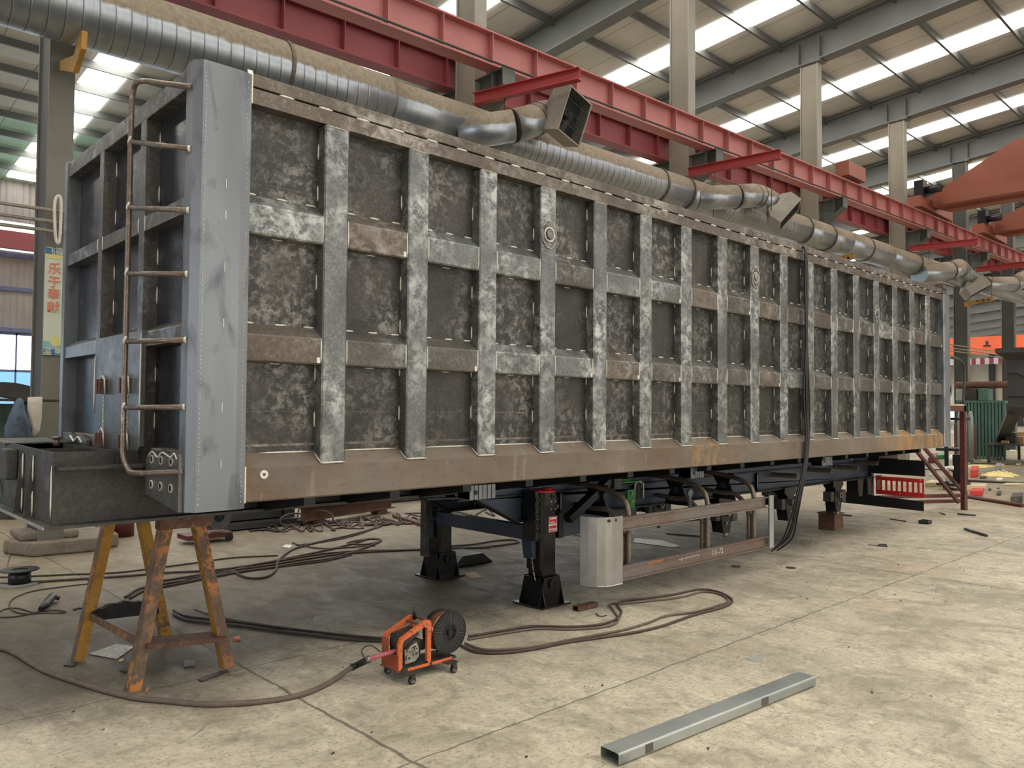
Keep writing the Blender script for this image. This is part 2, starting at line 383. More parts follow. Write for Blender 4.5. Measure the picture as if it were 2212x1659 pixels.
def smoothpath(pts, sub=6):
    pts = [Vector(p) for p in pts]; out = []
    for i in range(len(pts)-1):
        p0, p1, p2, p3 = pts[max(i-1, 0)], pts[i], pts[i+1], pts[min(i+2, len(pts)-1)]
        for k in range(sub):
            t = k/sub
            out.append(.5*((2*p1)+(p2-p0)*t+(2*p0-5*p1+4*p2-p3)*t*t+(3*p1-p0-3*p2+p3)*t**3))
    out.append(pts[-1]); return out
def ibeam(mb, a, b, w, h, tf=.02, tw=.012, up=(0, 0, 1), channel=0):
    a, b = Vector(a), Vector(b); d = (b-a).normalized(); u = Vector(up); sd = d.cross(u).normalized(); u = sd.cross(d)
    mb.bar(a+u*(h-tf)/2, b+u*(h-tf)/2, w, tf, up); mb.bar(a-u*(h-tf)/2, b-u*(h-tf)/2, w, tf, up)
    off = sd*channel*(w/2-tw/2); mb.bar(a+off, b+off, tw, h-2*tf+.001, up); return mb

# ------------------------------------------------------------------ building
PITCH_X, COL_X0, COL_Y = 6.768, 2.511, 11.0
ROOF_Z, ROOF_K, RIDGE_Y, NEAR_Y, FAR_Y, X_MIN, X_MAX = 13.36, .083, -8.0, -26.0, 38.0, -14.0, 118.0
def roof_z(y): return ROOF_Z-ROOF_K*(y-COL_Y) if y >= RIDGE_Y else ROOF_Z-ROOF_K*(RIDGE_Y-COL_Y)-ROOF_K*(RIDGE_Y-y)
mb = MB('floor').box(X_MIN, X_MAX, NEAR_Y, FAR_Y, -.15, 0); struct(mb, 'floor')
mb = MB('roof')
for y0, y1 in ((NEAR_Y, RIDGE_Y), (RIDGE_Y, FAR_Y)):
    z0, z1 = roof_z(y0), roof_z(y1)
    mb.prism([(y0, z0), (y1, z1), (y1, z1+.1), (y0, z0+.1)], 'x', X_MIN, X_MAX)
struct(mb, 'ceiling')
cols_x = [COL_X0+PITCH_X*i for i in range(-2, 17)]
for i, x in enumerate(cols_x[:-1]):
    off = 3.95 if x > 3 else 4.35
    mb = MB('sky')
    for y0, y1 in ((NEAR_Y+1, RIDGE_Y), (RIDGE_Y, FAR_Y-.5)):
        mb.prism([(y0, roof_z(y0)-.012), (y1, roof_z(y1)-.012), (y1, roof_z(y1)-.032), (y0, roof_z(y0)-.032)], 'x', x+off, x+off+1.04)
    struct(mb, 'skylight')
for x in cols_x:
    mb = MB('rafter')
    for y0, y1 in ((NEAR_Y+.3, RIDGE_Y), (RIDGE_Y, FAR_Y-.3)):
        zt0, zt1 = roof_z(y0)-.12, roof_z(y1)-.12
        zb0, zb1 = zt0-.88, zt1-.88
        mb.prism([(y0, zb0+.02), (y1, zb1+.02), (y1, zt1), (y0, zt0)], 'x', x-.012, x+.012)
        mb.prism([(y0, zt0-.03), (y1, zt1-.03), (y1, zt1), (y0, zt0)], 'x', x-.21, x+.21)
        mb.prism([(y0, zb0-.03), (y1, zb1-.03), (y1, zb1+.01), (y0, zb0+.01)], 'x', x-.21, x+.21)
    for yy in (COL_Y-.33, COL_Y+.33): mb.box(x-.16, x+.16, yy-.01, yy+.01, roof_z(yy)-.98, roof_z(yy)-.3)
    mb.box(x-.2, x+.2, COL_Y-.4, COL_Y+.4, roof_z(COL_Y)-1.05, roof_z(COL_Y)-1.01)
    struct(mb, 'roof_beam')
k = 0
yy = 8.505-1.712*9
ys = []
while yy < FAR_Y-.4: ys.append(yy); yy += 1.712
for y in ys:
    z = roof_z(y); mb = MB('purlin')
    mb.prism([(y-.035, z-.26), (y+.04, z-.26), (y+.04, z-.25), (y-.025, z-.25), (y-.025, z-.045), (y+.04, z-.045), (y+.04, z-.035), (y-.035, z-.035)], 'x', X_MIN, X_MAX)
    struct(mb, 'purlin')
# walls
def wall_rows(name, y, rows):
    mb = MB('wall')
    for z0, z1 in rows: mb.box(X_MIN, X_MAX, y, y+.12, z0, z1)
    return struct(mb, name)
wall_rows('wall_back', FAR_Y, [(4.78, 8.18), (9.42, roof_z(FAR_Y)), (0, .5)])
struct(MB('wall').box(X_MIN, X_MAX, NEAR_Y-.12, NEAR_Y, 0, roof_z(NEAR_Y)), 'wall_front')
mb = MB('wall').prism([(NEAR_Y, 0), (FAR_Y, 0), (FAR_Y, roof_z(FAR_Y)), (RIDGE_Y, roof_z(RIDGE_Y)), (NEAR_Y, roof_z(NEAR_Y))], 'x', X_MIN-.12, X_MIN); struct(mb, 'wall_left')
mb = MB('wallcream').prism([(NEAR_Y, 0), (FAR_Y, 0), (FAR_Y, roof_z(FAR_Y)), (RIDGE_Y, roof_z(RIDGE_Y)), (NEAR_Y, roof_z(NEAR_Y))], 'x', X_MAX, X_MAX+.12)
struct(mb, 'wall_right')
nb = 20
for n in range(nb):
    x0 = X_MIN+n*(X_MAX-X_MIN)/nb; x1 = x0+(X_MAX-X_MIN)/nb
    e = empty('window_%d' % (2*n+1), ((x0+x1)/2, FAR_Y, 8.18), None, None, None, 'structure')
    MB('winsky').box(x0, x1, FAR_Y+.05, FAR_Y+.07, 8.84, 9.42).build('pane', e)
    mb = MB('frame')
    for xx in (x0, (x0+x1)/2): mb.box(xx-.05, xx+.05, FAR_Y+.0, FAR_Y+.05, 8.18, 9.42)
    mb.build('window_frame', e)
    MB('redbeam2').box(x0, x1, FAR_Y-.9, FAR_Y-.7, 8.14, 8.86).build('rail_girder', e)
    e = empty('window_%d' % (2*n+2), ((x0+x1)/2, FAR_Y, .5), None, None, None, 'structure')
    MB('winsky').box(x0, x1, FAR_Y+.05, FAR_Y+.07, 3.2, 4.78).build('pane', e)
    MB('winblue').box(x0, x1, FAR_Y+.05, FAR_Y+.07, .5, 3.2).build('pane', e)
    mb = MB('frame')
    for zz in (4.74, 3.2, .52): mb.box(x0, x1, FAR_Y, FAR_Y+.05, zz-.05, zz+.05)
    for q in (0, .25, .5, .75): mb.box(x0+(x1-x0)*q-.03, x0+(x1-x0)*q+.03, FAR_Y, FAR_Y+.05, .5, 4.78)
    mb.build('window_frame', e)
for zz in (8.0, 6.6, 4.9): struct(MB('frame').box(X_MIN, X_MAX, FAR_Y-.12, FAR_Y-.02, zz-.08, zz+.08), 'trim_%d' % int(zz*10))
# end wall details far away: cream panels between blue-grey columns, window row
for n in range(8):
    y = 12.5+n*3.2
    struct(MB('columndark').box(X_MAX-.4, X_MAX-.05, y, y+.7, 0, 9.5), 'wall_column')
    struct(MB('winsky').box(X_MAX-.06, X_MAX-.02, y+.9, y+3.0, .6, 2.6), 'window_%d' % (50+n))

_t = NT('red_white_striped_rail'); _t.set(Base_Color=_t.ramp(_t.math('FRACT', _t.math('DIVIDE', _t.sep()[1], .9)), (0.0, srgb(150, 70, 80)), (.5, srgb(225, 215, 215)), const=True)); M['stripes'] = _t.m
_c = P(2130, 780, 'x', 100); MB('stripes').box(99.9, 100.1, 12.6, 36, _c.z-.35, _c.z+.35).build('striped_girder', None, 0, 'distant red and white striped girder below the bright orange crane', 'girder')
# columns
col_labels = ['grey column on concrete plinth carrying a yellow slogan banner, left of the trailer',
              'tan column behind the first branch duct, cut by the top edge of the picture',
              'tall tan column behind the second branch duct, rising to the top edge',
              'tan column behind the third hood, second tallest seen right of the ducts',
              'tan column just left of the orange crane girder',
              'slim dark column behind the crane and the rear edge of the trailer',
              'brown column at the right edge above the dusty hopper']
duct_z = 6.47
RW_K = .024
def rw_z(x): return 7.72+RW_K*(x-8)
for i, x in enumerate(cols_x[2:13]):
    lab = col_labels[i] if i < 7 else 'small distant column in the row receding past the hopper'
    col = empty('column', (x, COL_Y, 0), lab, 'column', None if i < 7 else 'distant columns')
    top = roof_z(COL_Y)-1.05
    mb = MB('columndark' if i in (0, ) or i > 4 else ('column')).box(x-.12, x+.12, COL_Y-.24, COL_Y+.24, .0, top)  # rightmost columns: their shade is put into the darker colours
    mb.build('shaft', col)
    mb = MB('columnedge' if 0 < i < 5 else 'columnb').box(x-.14, x+.14, COL_Y-.275, COL_Y-.245, .0, top).box(x-.14, x+.14, COL_Y+.245, COL_Y+.275, 0, top)
    mb.build('flange', col)
    zb = rw_z(x)-.01
    for sgn, nm in ((-1, 'bracket'), (1, 'bracket')):
        y0 = COL_Y+sgn*.28; y1 = COL_Y+sgn*(1.02)
        mb = MB('bracket')
        pr = [(y0, zb-.75), (y0, zb), (y1, zb), (y1, zb-.3)]
        mb.prism(pr, 'x', x-.012, x+.012)
        mb.prism([(y0, zb-.02), (y1, zb-.02), (y1, zb), (y0, zb)], 'x', x-.15, x+.15)
        mb.prism([(y0, zb-.77), (y1, zb-.32), (y1, zb-.30), (y0, zb-.75)], 'x', x-.15, x+.15)
        mb.box(x-.15, x+.15, y1-.02, y1, zb-.3, zb)
        mb.box(x-.15, x+.15, (y0+y1)/2-.01+sgn*.1, (y0+y1)/2+.01+sgn*.1, zb-.62 if 0 else zb-.45, zb)
        mb.build('bracket', col)
    if i == 0:
        mb = MB('concrete')
        for q in range(1):
            mb.prism([(x-.22, 10.62), (x+.5, 10.55), (x+.78, 10.75), (x+.85, 11.5), (x-.1, 11.55), (x-.42, 11.1)], 'z', 0, .17)
            mb.prism([(x-.30, 10.8), (x+.3, 10.7), (x+.45, 11.35), (x-.3, 11.4)], 'z', .17, .27)
        mb.build('plinth', col, bevel=.03, label='rough broken concrete plinth')

# slogan banner on the nearest column
a = P(97, 540, 'y', 10.715); b = P(130, 540, 'y', 10.715); zt = P(113, 537, 'y', 10.715).z; zb_ = P(113, 767, 'y', 10.715).z
M['banner'] = plain('pale_banner', (196, 200, 178), .7, 0, .03)
M['bannerblue'] = plain('banner_blue', (70, 112, 150), .7, 0, .08)
M['bannergreen'] = plain('banner_teal', (136, 176, 178), .7, 0, .08)
M['banneryel'] = plain('banner_yellow', (206, 200, 128), .7, 0, .05)
M['bannerred'] = plain('banner_red_letters', (214, 128, 104), .7, 0, .04)
bx0, bx1 = COL_X0-.137, COL_X0+.075
ban = MB('banner').box(bx0, bx1, 10.712, 10.722, zb_, zt).build('banner', None, 0, 'pale vertical slogan banner with red characters on the grey column', 'banner')
hgt = zt-zb_; mb = MB('bannerblue').box(bx0, bx1, 10.708, 10.7125, zt-.055*hgt, zt).box(bx0, bx1, 10.708, 10.7125, zb_, zb_+.055*hgt)
mb.use('bannergreen').box(bx0, bx1, 10.709, 10.7125, zb_+.055*hgt, zb_+.13*hgt)
mb.build('printed_border', ban)
mb = MB('banneryel').prism([(bx0, zt-.055*hgt), (bx1, zt-.055*hgt), (bx1, zt-.075*hgt), (COL_X0-.03, zt-.10*hgt), (bx0, zt-.09*hgt)], 'y', 10.708, 10.7125)
mb.build('printed_border', ban)
mb = MB('banneryel').cyl((COL_X0-.0, 10.707, zb_+.13*hgt), (COL_X0-.0, 10.712, zb_+.13*hgt), .065, 20)
mb.build('printed_border', ban)
def text(name, body, size, X, mat, parent=None, ext=.002, **kw):
    c = bpy.data.curves.new(name, 'FONT'); c.body = body; c.size = size; c.extrude = ext; c.offset = size*.012; c.align_x = 'CENTER'; c.align_y = 'CENTER'
    o = bpy.data.objects.new(name, c); C.objects.link(o); bpy.context.view_layer.update()
    me = bpy.data.meshes.new_from_object(o); bpy.data.objects.remove(o)
    mb = MB(mat); mb.add([tuple(v.co) for v in me.vertices], [tuple(p.vertices) for p in me.polygons], X=X)
    return mb.build(name, parent, **kw)
def face_x(loc, rotz=0): return Matrix.Translation(loc) @ Matrix.Rotation(rotz, 4, 'Z') @ Matrix.Rotation(H, 4, 'X')
for n, ch in enumerate('乐于奉献'):
    z = P(113, (608, 664, 718, 766)[0] if 0 else 572+n*0, 'y', 10.7).z
    vv = (587, 625, 640, 664)
    z = P(113, [581, 610, 637, 665][n], 'y', 10.7).z
    text('character', ch, .148, face_x((COL_X0-.035, 10.706, z)), 'bannerred', ban, .002)
text('small_characters', '飞碟', .1, face_x((COL_X0-.03, 10.706, zt-.027*hgt)), 'banner', ban)
text('small_characters', '温 馨', .1, face_x((COL_X0-.03, 10.706, zb_+.027*hgt)), 'banner', ban)

# three conduits along the column row
for z, nm in ((4.02, 'topmost'), (3.885, 'middle'), (3.77, 'lowest')):
    MB('chain').cyl((-8, 10.62, z), (95, 10.62, z+1.05), .022, 8).build('conduit', None, 0, 'thin steel conduit along the column row, %s of the three' % nm, 'pipe')

lp_ = [P(u, v, 'y', 10.56) for u, v in ((122, 425), (129, 424), (132, 440), (131, 480), (129, 515), (125, 526), (120, 512), (118, 470), (118, 440))]
MB('cloth').tube(smoothpath(lp_+[lp_[0]], 4), .018, 8).build('strap', None, 0, 'white strap loop hanging over the conduits above the banner', 'strap')

# crane runway beams
def runway(y, mat, label, x1=104):
    r = empty('runway_beam', (10, y, rw_z(10)), label, 'crane rail beam')
    mb = MB(mat); h = .60
    A = Vector((-12, y, rw_z(-12)+h/2)); B = Vector((x1, y, rw_z(x1)+h/2))
    ibeam(mb, A, B, .30, h, .03, .014); mb.build('girder', r)
    MB('purlin').bar(A+Vector((0, 0, h/2+.04)), B+Vector((0, 0, h/2+.04)), .05, .08).build('rail', r)
    st = MB(mat).box(0-.007, .007, -.14, -.008, .03, h-.03); st.v = [v+Vector((0, y, 0)) for v in st.v]
    for s_ in st.v: pass
    x = -3.0; first = None; rest = MB(mat)
    while x < x1:
        z = rw_z(x)
        if x < 60:
            if first is None:
                m_ = MB(mat).box(x-.007, x+.007, y-.14, y-.008, z+.03, z+h-.03); first = m_.build('stiffener', r); fx = x
            else:
                o = first.copy(); C.objects.link(o); o.parent = r; o.location = first.location+Vector((x-fx, 0, rw_z(x)-rw_z(fx)))
        else: rest.box(x-.007, x+.007, y-.14, y-.008, z+.03, z+h-.03)
        x += 1.09
    rest.build('distant_stiffeners', r, kind='stuff')
    return r
runway(10.2, 'redbeam', 'pinkish red crane rail beam on the near side of the columns')
runway(11.46, 'redbeam2', 'dark red crane rail beam hanging behind the columns')
# handrail-like tube below near runway
MB('columndark').cyl((-6, 9.9, rw_z(-6)-.02), (60, 9.9, rw_z(60)-.02), .02, 8).build('power_rail', None, 0, 'thin dark power rail running under the near crane beam', 'rail')

# ------------------------------------------------------------------ ventilation duct
DY, DR = 10.09, .405
def dzc(x): return 6.42+.017*(x-3)
duct = empty('ventilation_duct', (8, DY, dzc(8)-DR), 'large galvanised spiral air duct running above the trailer', 'duct')
def dx(u, v=400): return P(u, v, 'y', DY-.3).x
bands = [628, 848, 1440, 1497, 1752, 1803, 1885, 1990, 2090]
segs = [(-9, dx(848, 210), 'duct'), (dx(848, 210), dx(1005, 260), 'ductp'), (dx(1005, 260), dx(1497, 400), 'duct'),
        (dx(1497, 400), dx(1560, 450), 'ductp'), (dx(1560, 450), dx(1752, 520), 'duct'), (dx(1752, 520), dx(1803, 530), 'ductp'),
        (dx(1803, 530), 22.9, 'duct'), (22.9, 26.0, 'ductp'), (26.0, 55, 'ductp')]
def duct_seg(x0, x1, mat, r=DR):
    n = max(2, int((x1-x0)/1.0)+1)
    MB(mat).tube([(x0+(x1-x0)*k/(n-1), DY, dzc(x0+(x1-x0)*k/(n-1))) for k in range(n)], r, 36).build('duct_section', duct)
for x0, x1, m_ in segs: duct_seg(x0, x1, m_, DR if x0 < 5 else (.37 if x0 < 25 else .34))
for u in bands:
    x = dx(u, 150+(u-620)*.33)
    rb = DR if u < 700 else .375
    MB('band').disc_ring((x, DY, dzc(x)), (1, 0, 0), rb-.005, rb+.018, .05, 36).build('clamp_band', duct)
def hood(lab, start, mid, back, front, rp, w, h, up=(0, 0, 1)):
    """branch pipe off the duct, segmented elbow, square fan housing"""
    e = empty('fan_hood', mid, None, None); e['label'] = lab; e.location = e.location-world(duct); e.parent = duct
    start, mid, back, front = map(Vector, (start, mid, back, front))
    MB('ductp').tube([start, mid], rp, 28).build('branch_pipe', e)
    d0 = (mid-start).normalized(); d1 = (front-back).normalized(); L = (back-mid).length
    c1 = mid+d0*L*.45; c2 = back-d1*L*.45; pts = []
    for k_ in range(6):
        t = k_/5; pts.append((1-t)**3*mid+3*(1-t)**2*t*c1+3*(1-t)*t*t*c2+t**3*back)
    mb = MB('ductp').tube(pts, rp*1.02, 24, smooth=True); mb.build('elbow', e)
    for q in (0, 2, 3, 5):
        tq = (pts[min(q+1, 5)]-pts[max(q-1, 0)]).normalized(); MB('band').disc_ring(pts[q], tq, rp*.98, rp*1.05, .025, 24).build('seam_band', e)
    u = Vector(up); sd = d1.cross(u).normalized(); u = sd.cross(d1)
    def rect(c, a, b_): return [c-sd*a/2-u*b_/2, c+sd*a/2-u*b_/2, c+sd*a/2+u*b_/2, c-sd*a/2+u*b_/2]
    mb = MB('hood'); t0 = .02
    r0 = rect(back, rp*1.7, rp*1.7); r1 = rect(back+d1*.16, w, h); r2 = rect(front, w, h); r3 = rect(front, w-.05, h-.05); r4 = rect(back+d1*.2, w-.05, h-.05)
    q4 = lambda a, b_: [(a+i, a+(i+1) % 4, b_+(i+1) % 4, b_+i) for i in range(4)]
    mb.add(r0+r1+r2+r3+r4, q4(0, 4)+q4(4, 8)+q4(8, 12)+q4(12, 16)+[(0, 1, 2, 3), (19, 18, 17, 16)])
    mb.build('fan_housing', e)
    fc = front-d1*.1; rr_ = min(w, h)*.42
    mb = MB('grille')
    mb.add(rect(front-d1*.22, w-.06, h-.06), [(0, 1, 2, 3)])
    for k_ in range(-8, 9):
        off = sd*(w-.06)/17*k_; mb.bar(front-d1*.02+off-u*(h/2-.03), front-d1*.02+off+u*(h/2-.03), .005, .005, up=tuple(sd))
    for k_ in (-.25, 0, .25): mb.bar(front-d1*.02-sd*(w/2-.03)+u*h*k_, front-d1*.02+sd*(w/2-.03)+u*h*k_, .008, .008)
    mb.build('grille', e)
    mb = MB('grille').cyl(fc-d1*.08, fc+d1*.0, rr_*.28, 16)
    for k_ in range(5):
        a_ = 2*math.pi*k_/5; dd = sd*math.cos(a_)+u*math.sin(a_); ee = -sd*math.sin(a_)+u*math.cos(a_)
        mb.add([fc+dd*.05-ee*.03, fc+dd*rr_-ee*.05, fc+dd*rr_+ee*.05-d1*.04, fc+dd*.05+ee*.03-d1*.03], [(0, 1, 2, 3)])
    mb.build('fan', e)
    return e
def at(u, v, y): return P(u, v, 'y', y)
def hoodpos(u, v, y, n, depth):
    f = at(u, v, y); n = n.normalized(); return f-n*depth, f
b1_, f1_ = hoodpos(1243, 252, 8.9, RR*.76-_F*.62-UU*.22, .50)
hood('square fan hood tilted up on first branch of the duct, black grille facing right',
     at(985, 290, 10.0), at(1108, 272, 9.45), b1_, f1_, .27, .70, .78, up=UU*.95-RR*-.32)
b2_, f2_ = hoodpos(1706, 467, 8.9, RR*.70-UU*.62-_F*.32, .46)
hood('square fan hood pointing down right on the second branch duct',
     at(1500, 428, 9.95), at(1588, 425, 9.5), b2_, f2_, .27, .60, .74, up=RR*.7+UU*.7)
b3_, f3_ = hoodpos(2113, 632, 9.2, RR*.45-UU*.80-_F*.28, .5)
hood('closed square hood pointing down on the third branch duct',
     at(1985, 592, 9.9), at(2048, 585, 9.5), b3_, f3_, .32, .6, .84, up=RR*.87+UU*.48)
b4_, f4_ = hoodpos(2262, 655, 9.2, RR*.45-UU*.80-_F*.28, .5)
hood('last small branch hood at the right edge beyond the third hood',
     at(2125, 615, 9.95), at(2185, 614, 9.6), b4_, f4_, .32, .6, .84, up=RR*.87+UU*.48)
# yellow brackets carrying the duct
def ybracket(pts, lab, hole=True):
    (u0, v0), (u1, v1) = pts
    a_, b_ = P(u0, v0, 'y', 9.75), P(u1, v1, 'y', 10.7)
    a_.x = b_.x = (a_.x+b_.x)/2
    mb = MB('yellow').bar(a_, b_, .05, .14)
    mb.use('void')
    for t in (.25, .45): c = a_.lerp(b_, t); mb.cyl(c+Vector((-.027, 0, 0)), c+Vector((.027, 0, 0)), .03, 10)
    mb.build('duct_bracket', None, 0, lab, 'bracket')
def zb(u, vt, vb, ylo, lab):
    pass
e_ = P(168, 62, 'y', 9.72); f_ = P(128, 150, 'y', 10.70); xx = COL_X0-.02
mb = MB('yellow').prism([(9.72, e_.z), (9.80, e_.z+.02), (10.05, e_.z-.18), (10.68, f_.z+.1), (10.68, f_.z-.02), (10.05, e_.z-.38), (9.75, e_.z-.2)], 'x', xx-.03, xx+.03)
mb.build('duct_bracket', None, .006, 'tall yellow bracket under the duct on the banner column', 'bracket')
for (u, v, lab) in ((1826, 558, 'small round-ended yellow bracket under the duct above the trailer roof'),
                    (1990, 606, 'yellow bracket with two holes under the duct near the third hood'),
                    (2130, 648, 'yellow bracket with holes on the column right of the trailer rear')):
    c = P(u, v, 'y', 9.9); mb = MB('yellow').prism([(9.65, c.z-.02), (9.65, c.z+.12), (10.7, c.z-.02), (10.7, c.z-.22)], 'x', c.x-.03, c.x+.03)
    mb.use('void')
    for q in (9.8, 10.0, 10.2): mb.cyl((c.x-.035, q, c.z-.01), (c.x+.035, q, c.z-.01), .035, 12)
    mb.build('duct_bracket', None, 0, lab, 'bracket')
# red jib beams carrying the hoods on wires
for (p0, p1, dz, lab) in (((1025, 215), (1253, 160), 7.25, 'red jib beam above the first fan hood'),
                     ((1487, 373), (1687, 333), 7.3, 'red jib beam above the second fan hood'),
                     ((1965, 537), (2112, 522), 7.5, 'red jib beam left of the orange crane, above the third hood'),
                     ((2108, 583), (2235, 568), 7.5, 'crimson jib beam at the right edge above the small hood')):
    a_, b_ = P(*p0, 'z', dz), P(*p1, 'z', dz)
    e = empty('jib_beam', a_, lab, 'beam'); mb = MB('jib'); ibeam(mb, a_, b_, .14, .20, .014, .01); mb.build('beam', e)
    mb = MB('darkmetal')
    for t in ((.92, .3) if p0[0] > 1100 else (.3, )): c = a_.lerp(b_, t); mb.tube([c-Vector((0, 0, .1)), c+Vector((.05, .05, -.5)), c+Vector((.1, .1, -1.15))], .008, 5)
    mb.build('hanging_wire', e)

# orange bridge cranes
def crane(x, yl, yr, zt, zb, mat, lab, taper=1.7):
    e = empty('bridge_crane', (x, yl, zb), lab, 'crane')
    pts = [(yl, zb+.25), (yl, zb+.55), (yl-taper*1.6, zt), (yr, zt+.1), (yr, zb), (yl-.6, zb)]
    mb = MB(mat).prism(pts, 'x', x-.25, x+.25)
    mb.use('crane').bar((x-.4, yl, zb+.12), (x-.4, yr, zb+.12), .5, .3).build('girder', e) if 0 else mb.build('girder', e)
    MB(mat).box(x-.75, x-.25, yr, yl-.4, zb+.1, zb+.5).build('walkway', e)
    MB(mat).box(x-1.4, x+1.8, yl-.15, yl+.3, zb+.02, zb+.40).build('end_carriage', e)
    mb = MB('plastic').box(x-1.35, x-.95, yl-.2, yl+.1, zb+.40, zb+.95); mb.cyl((x-1.1, yl-.2, zb+.6), (x-1.1, yl-.7, zb+.6), .14, 12); mb.build('drive_motor', e)
    return e
zc = rw_z(29)+.70
crane(30.5, 10.2, -12, zc+2.05, zc+.05, 'crane', 'brick orange crane girder over the nave at upper right')
crane(37.5, 10.2, -12, rw_z(37)+2.5, rw_z(37)+.75, 'crane', 'second brick orange crane girder with blue motor, lower behind the first')
mb = MB('blue').cyl((36.6, 8.6, rw_z(37)+1.7), (36.6, 7.9, rw_z(37)+1.7), .25, 14); mb.build('motor', None, 0, 'blue drive motor sitting on the lower orange crane', 'motor')
c0 = P(2120, 728, 'x', 70); c1 = P(2120, 758, 'x', 70)
far = empty('bridge_crane', (70, 22, c1.z), 'bright orange crane girder seen far away between the columns', 'crane')
MB('crane2').box(69.7, 70.3, 12.6, 37, c1.z, c0.z).build('girder', far); MB('crane2').box(69.2, 69.7, 12.6, 37, c1.z-.3, c1.z+.1).build('walkway', far)
for u in (2066, 2132):
    mb = MB('columndark'); c = P(u, 743, 'x', 69.65); mb.prism([(c.y-.3, c.z-.2), (c.y+.3, c.z-.2), (c.y+.22, c.z-.08), (c.y+.05, c.z-.06), (c.y+.12, c.z+.12), (c.y, c.z+.3), (c.y-.1, c.z+.1), (c.y-.04, c.z-.06), (c.y-.22, c.z-.08)], 'x', 69.66, 69.7)
    mb.build('emblem', far)
for (u, v, lab) in ((1920, 392, 'x'),):
    c = P(1835, 392, 'y', 10.2)
    mb = MB('crane').box(c.x-.5, c.x+.7, 10.0, 10.4, rw_z(c.x)+.73, rw_z(c.x)+1.16); mb.build('end_stop', None, 0, 'small orange box standing on the rail beam right of the tan column', 'crane part')

# ================================================================== trailer
MB.OFF = Vector((0, 0, .14))     # the body is modelled 0.14 m lower and lifted here
TY0, TY1, TX0, TX1 = 4.40, 7.10, 1.69, 13.87
T = empty('dump_trailer', (7.5, 5.75, 0), 'long unpainted steel dump trailer body with ribbed side, propped on a trestle and legs', 'trailer')
PN = 4.487                        # plane of the side sheet
MB('panel').box(2.0, 13.62, PN, PN+.01, 1.12, 3.60).build('side_sheet', T)
MB('panel').box(2.0, 13.7, TY1-.1, TY1-.09, 1.12, 3.60).build('side_sheet', T)
MB('panel').box(1.78, 13.8, PN, TY1-.1, 1.12, 1.14).build('floor_sheet', T)
# long scribe seams on the sheet
mb = MB('rail')
mb.box(2.0, 13.62, PN-.003, PN, 1.41, 1.425); mb.box(2.0, 13.62, PN-.002, PN, 1.62, 1.623)
mb.build('sheet_seam', T)
px = [2.605+.6494*i for i in range(17)]
Z_R1 = (2.921, 2.853, 2.675); Z_R2 = (2.147, 2.082, 1.916)
rnd = random.Random(3)
for i, x in enumerate(px):
    w = .088; mb = MB('post')
    z0, z1 = 1.315, 3.437
    mb.prism([(x-w, PN), (x-w, 4.408), (x-w+.01, 4.4), (x+w-.01, 4.4), (x+w, 4.408), (x+w, PN)], 'z', z0-.02, z1)
    mb.use('weld')
    for side in (-1, 1):
        z = 1.5+rnd.random()*.1
        while z < 3.3:
            if not (Z_R1[2]-.02 < z < Z_R1[0]) and not (Z_R2[2]-.02 < z < Z_R2[0]):
                mb.bead((x+side*(w+.003), PN-.004, z), (x+side*(w+.003), PN-.004, z+.10), .006)
            z += .27+rnd.random()*.04
    mb.bead((x-w, 4.398, z0-.012), (x+w, 4.398, z0-.012), .006); mb.bead((x-w, PN-.01, z0+.045), (x-w-.0, 4.4, z0-.01), .006)
    mb.bead((x-w, 4.398, z1), (x+w, 4.398, z1), .003)
    for zr in (Z_R1, Z_R2):
        for side in (-1, 1): mb.bead((x+side*(w+.004), 4.408, zr[2]+.01), (x+side*(w+.004), 4.408, zr[1]), .0055)
    p_ = mb.build('side_post', T)
    if i in (3, 8, 13):
        zc_ = 3.06 if i == 3 else (3.1 if i == 8 else 3.0)
        mb = MB('rib'); oc = [(x+.085*math.cos(a), zc_+.12*math.sin(a)) for a in [math.pi/8+k*math.pi/4 for k in range(8)]]
        mb.prism(oc, 'y', 4.393, 4.402); mb.use('weld').disc_ring((x, 4.392, zc_), (0, 1, 0), .05, .06, .008, 20)
        mb.use('post').cyl((x, 4.375, zc_), (x, 4.4, zc_), .038, 18)
        for a_, b_ in zip(oc, oc[1:]+oc[:1]): mb.use('weld').bead((a_[0], 4.393, a_[1]), (b_[0], 4.393, b_[1]), .003)
        mb.build('bolt_boss', p_)
edges = [2.0]+[e for x in px for e in (x-.088, x+.088)]+[13.62]
for j in range(0, len(edges), 2):
    x0, x1 = edges[j], edges[j+1]
    for zr in (Z_R1, Z_R2):
        mb = MB(rnd.choice(['rib', 'rib', 'rail', 'post']))
        mb.prism([(PN, zr[0]), (4.412, zr[1]), (4.408, zr[1]-.01), (4.408, zr[2]+.01), (4.414, zr[2]), (PN, zr[2])], 'x', x0, x1)
        mb.use('weld'); L = x1-x0
        for t in (.05, .45, .83): mb.bead((x0+L*t, PN-.003, zr[0]+.004), (x0+L*t+.075, PN-.003, zr[0]+.004), .007)
        for t in (.4,): mb.bead((x0+L*t, PN-.003, zr[2]-.003), (x0+L*t+.07, PN-.003, zr[2]-.003), .005)
        if rnd.random() < .5: mb.box(x1-.035, x1-.012, 4.4045, 4.408, zr[2]+.01, zr[2]+.045)
        mb.build('side_rib', T)
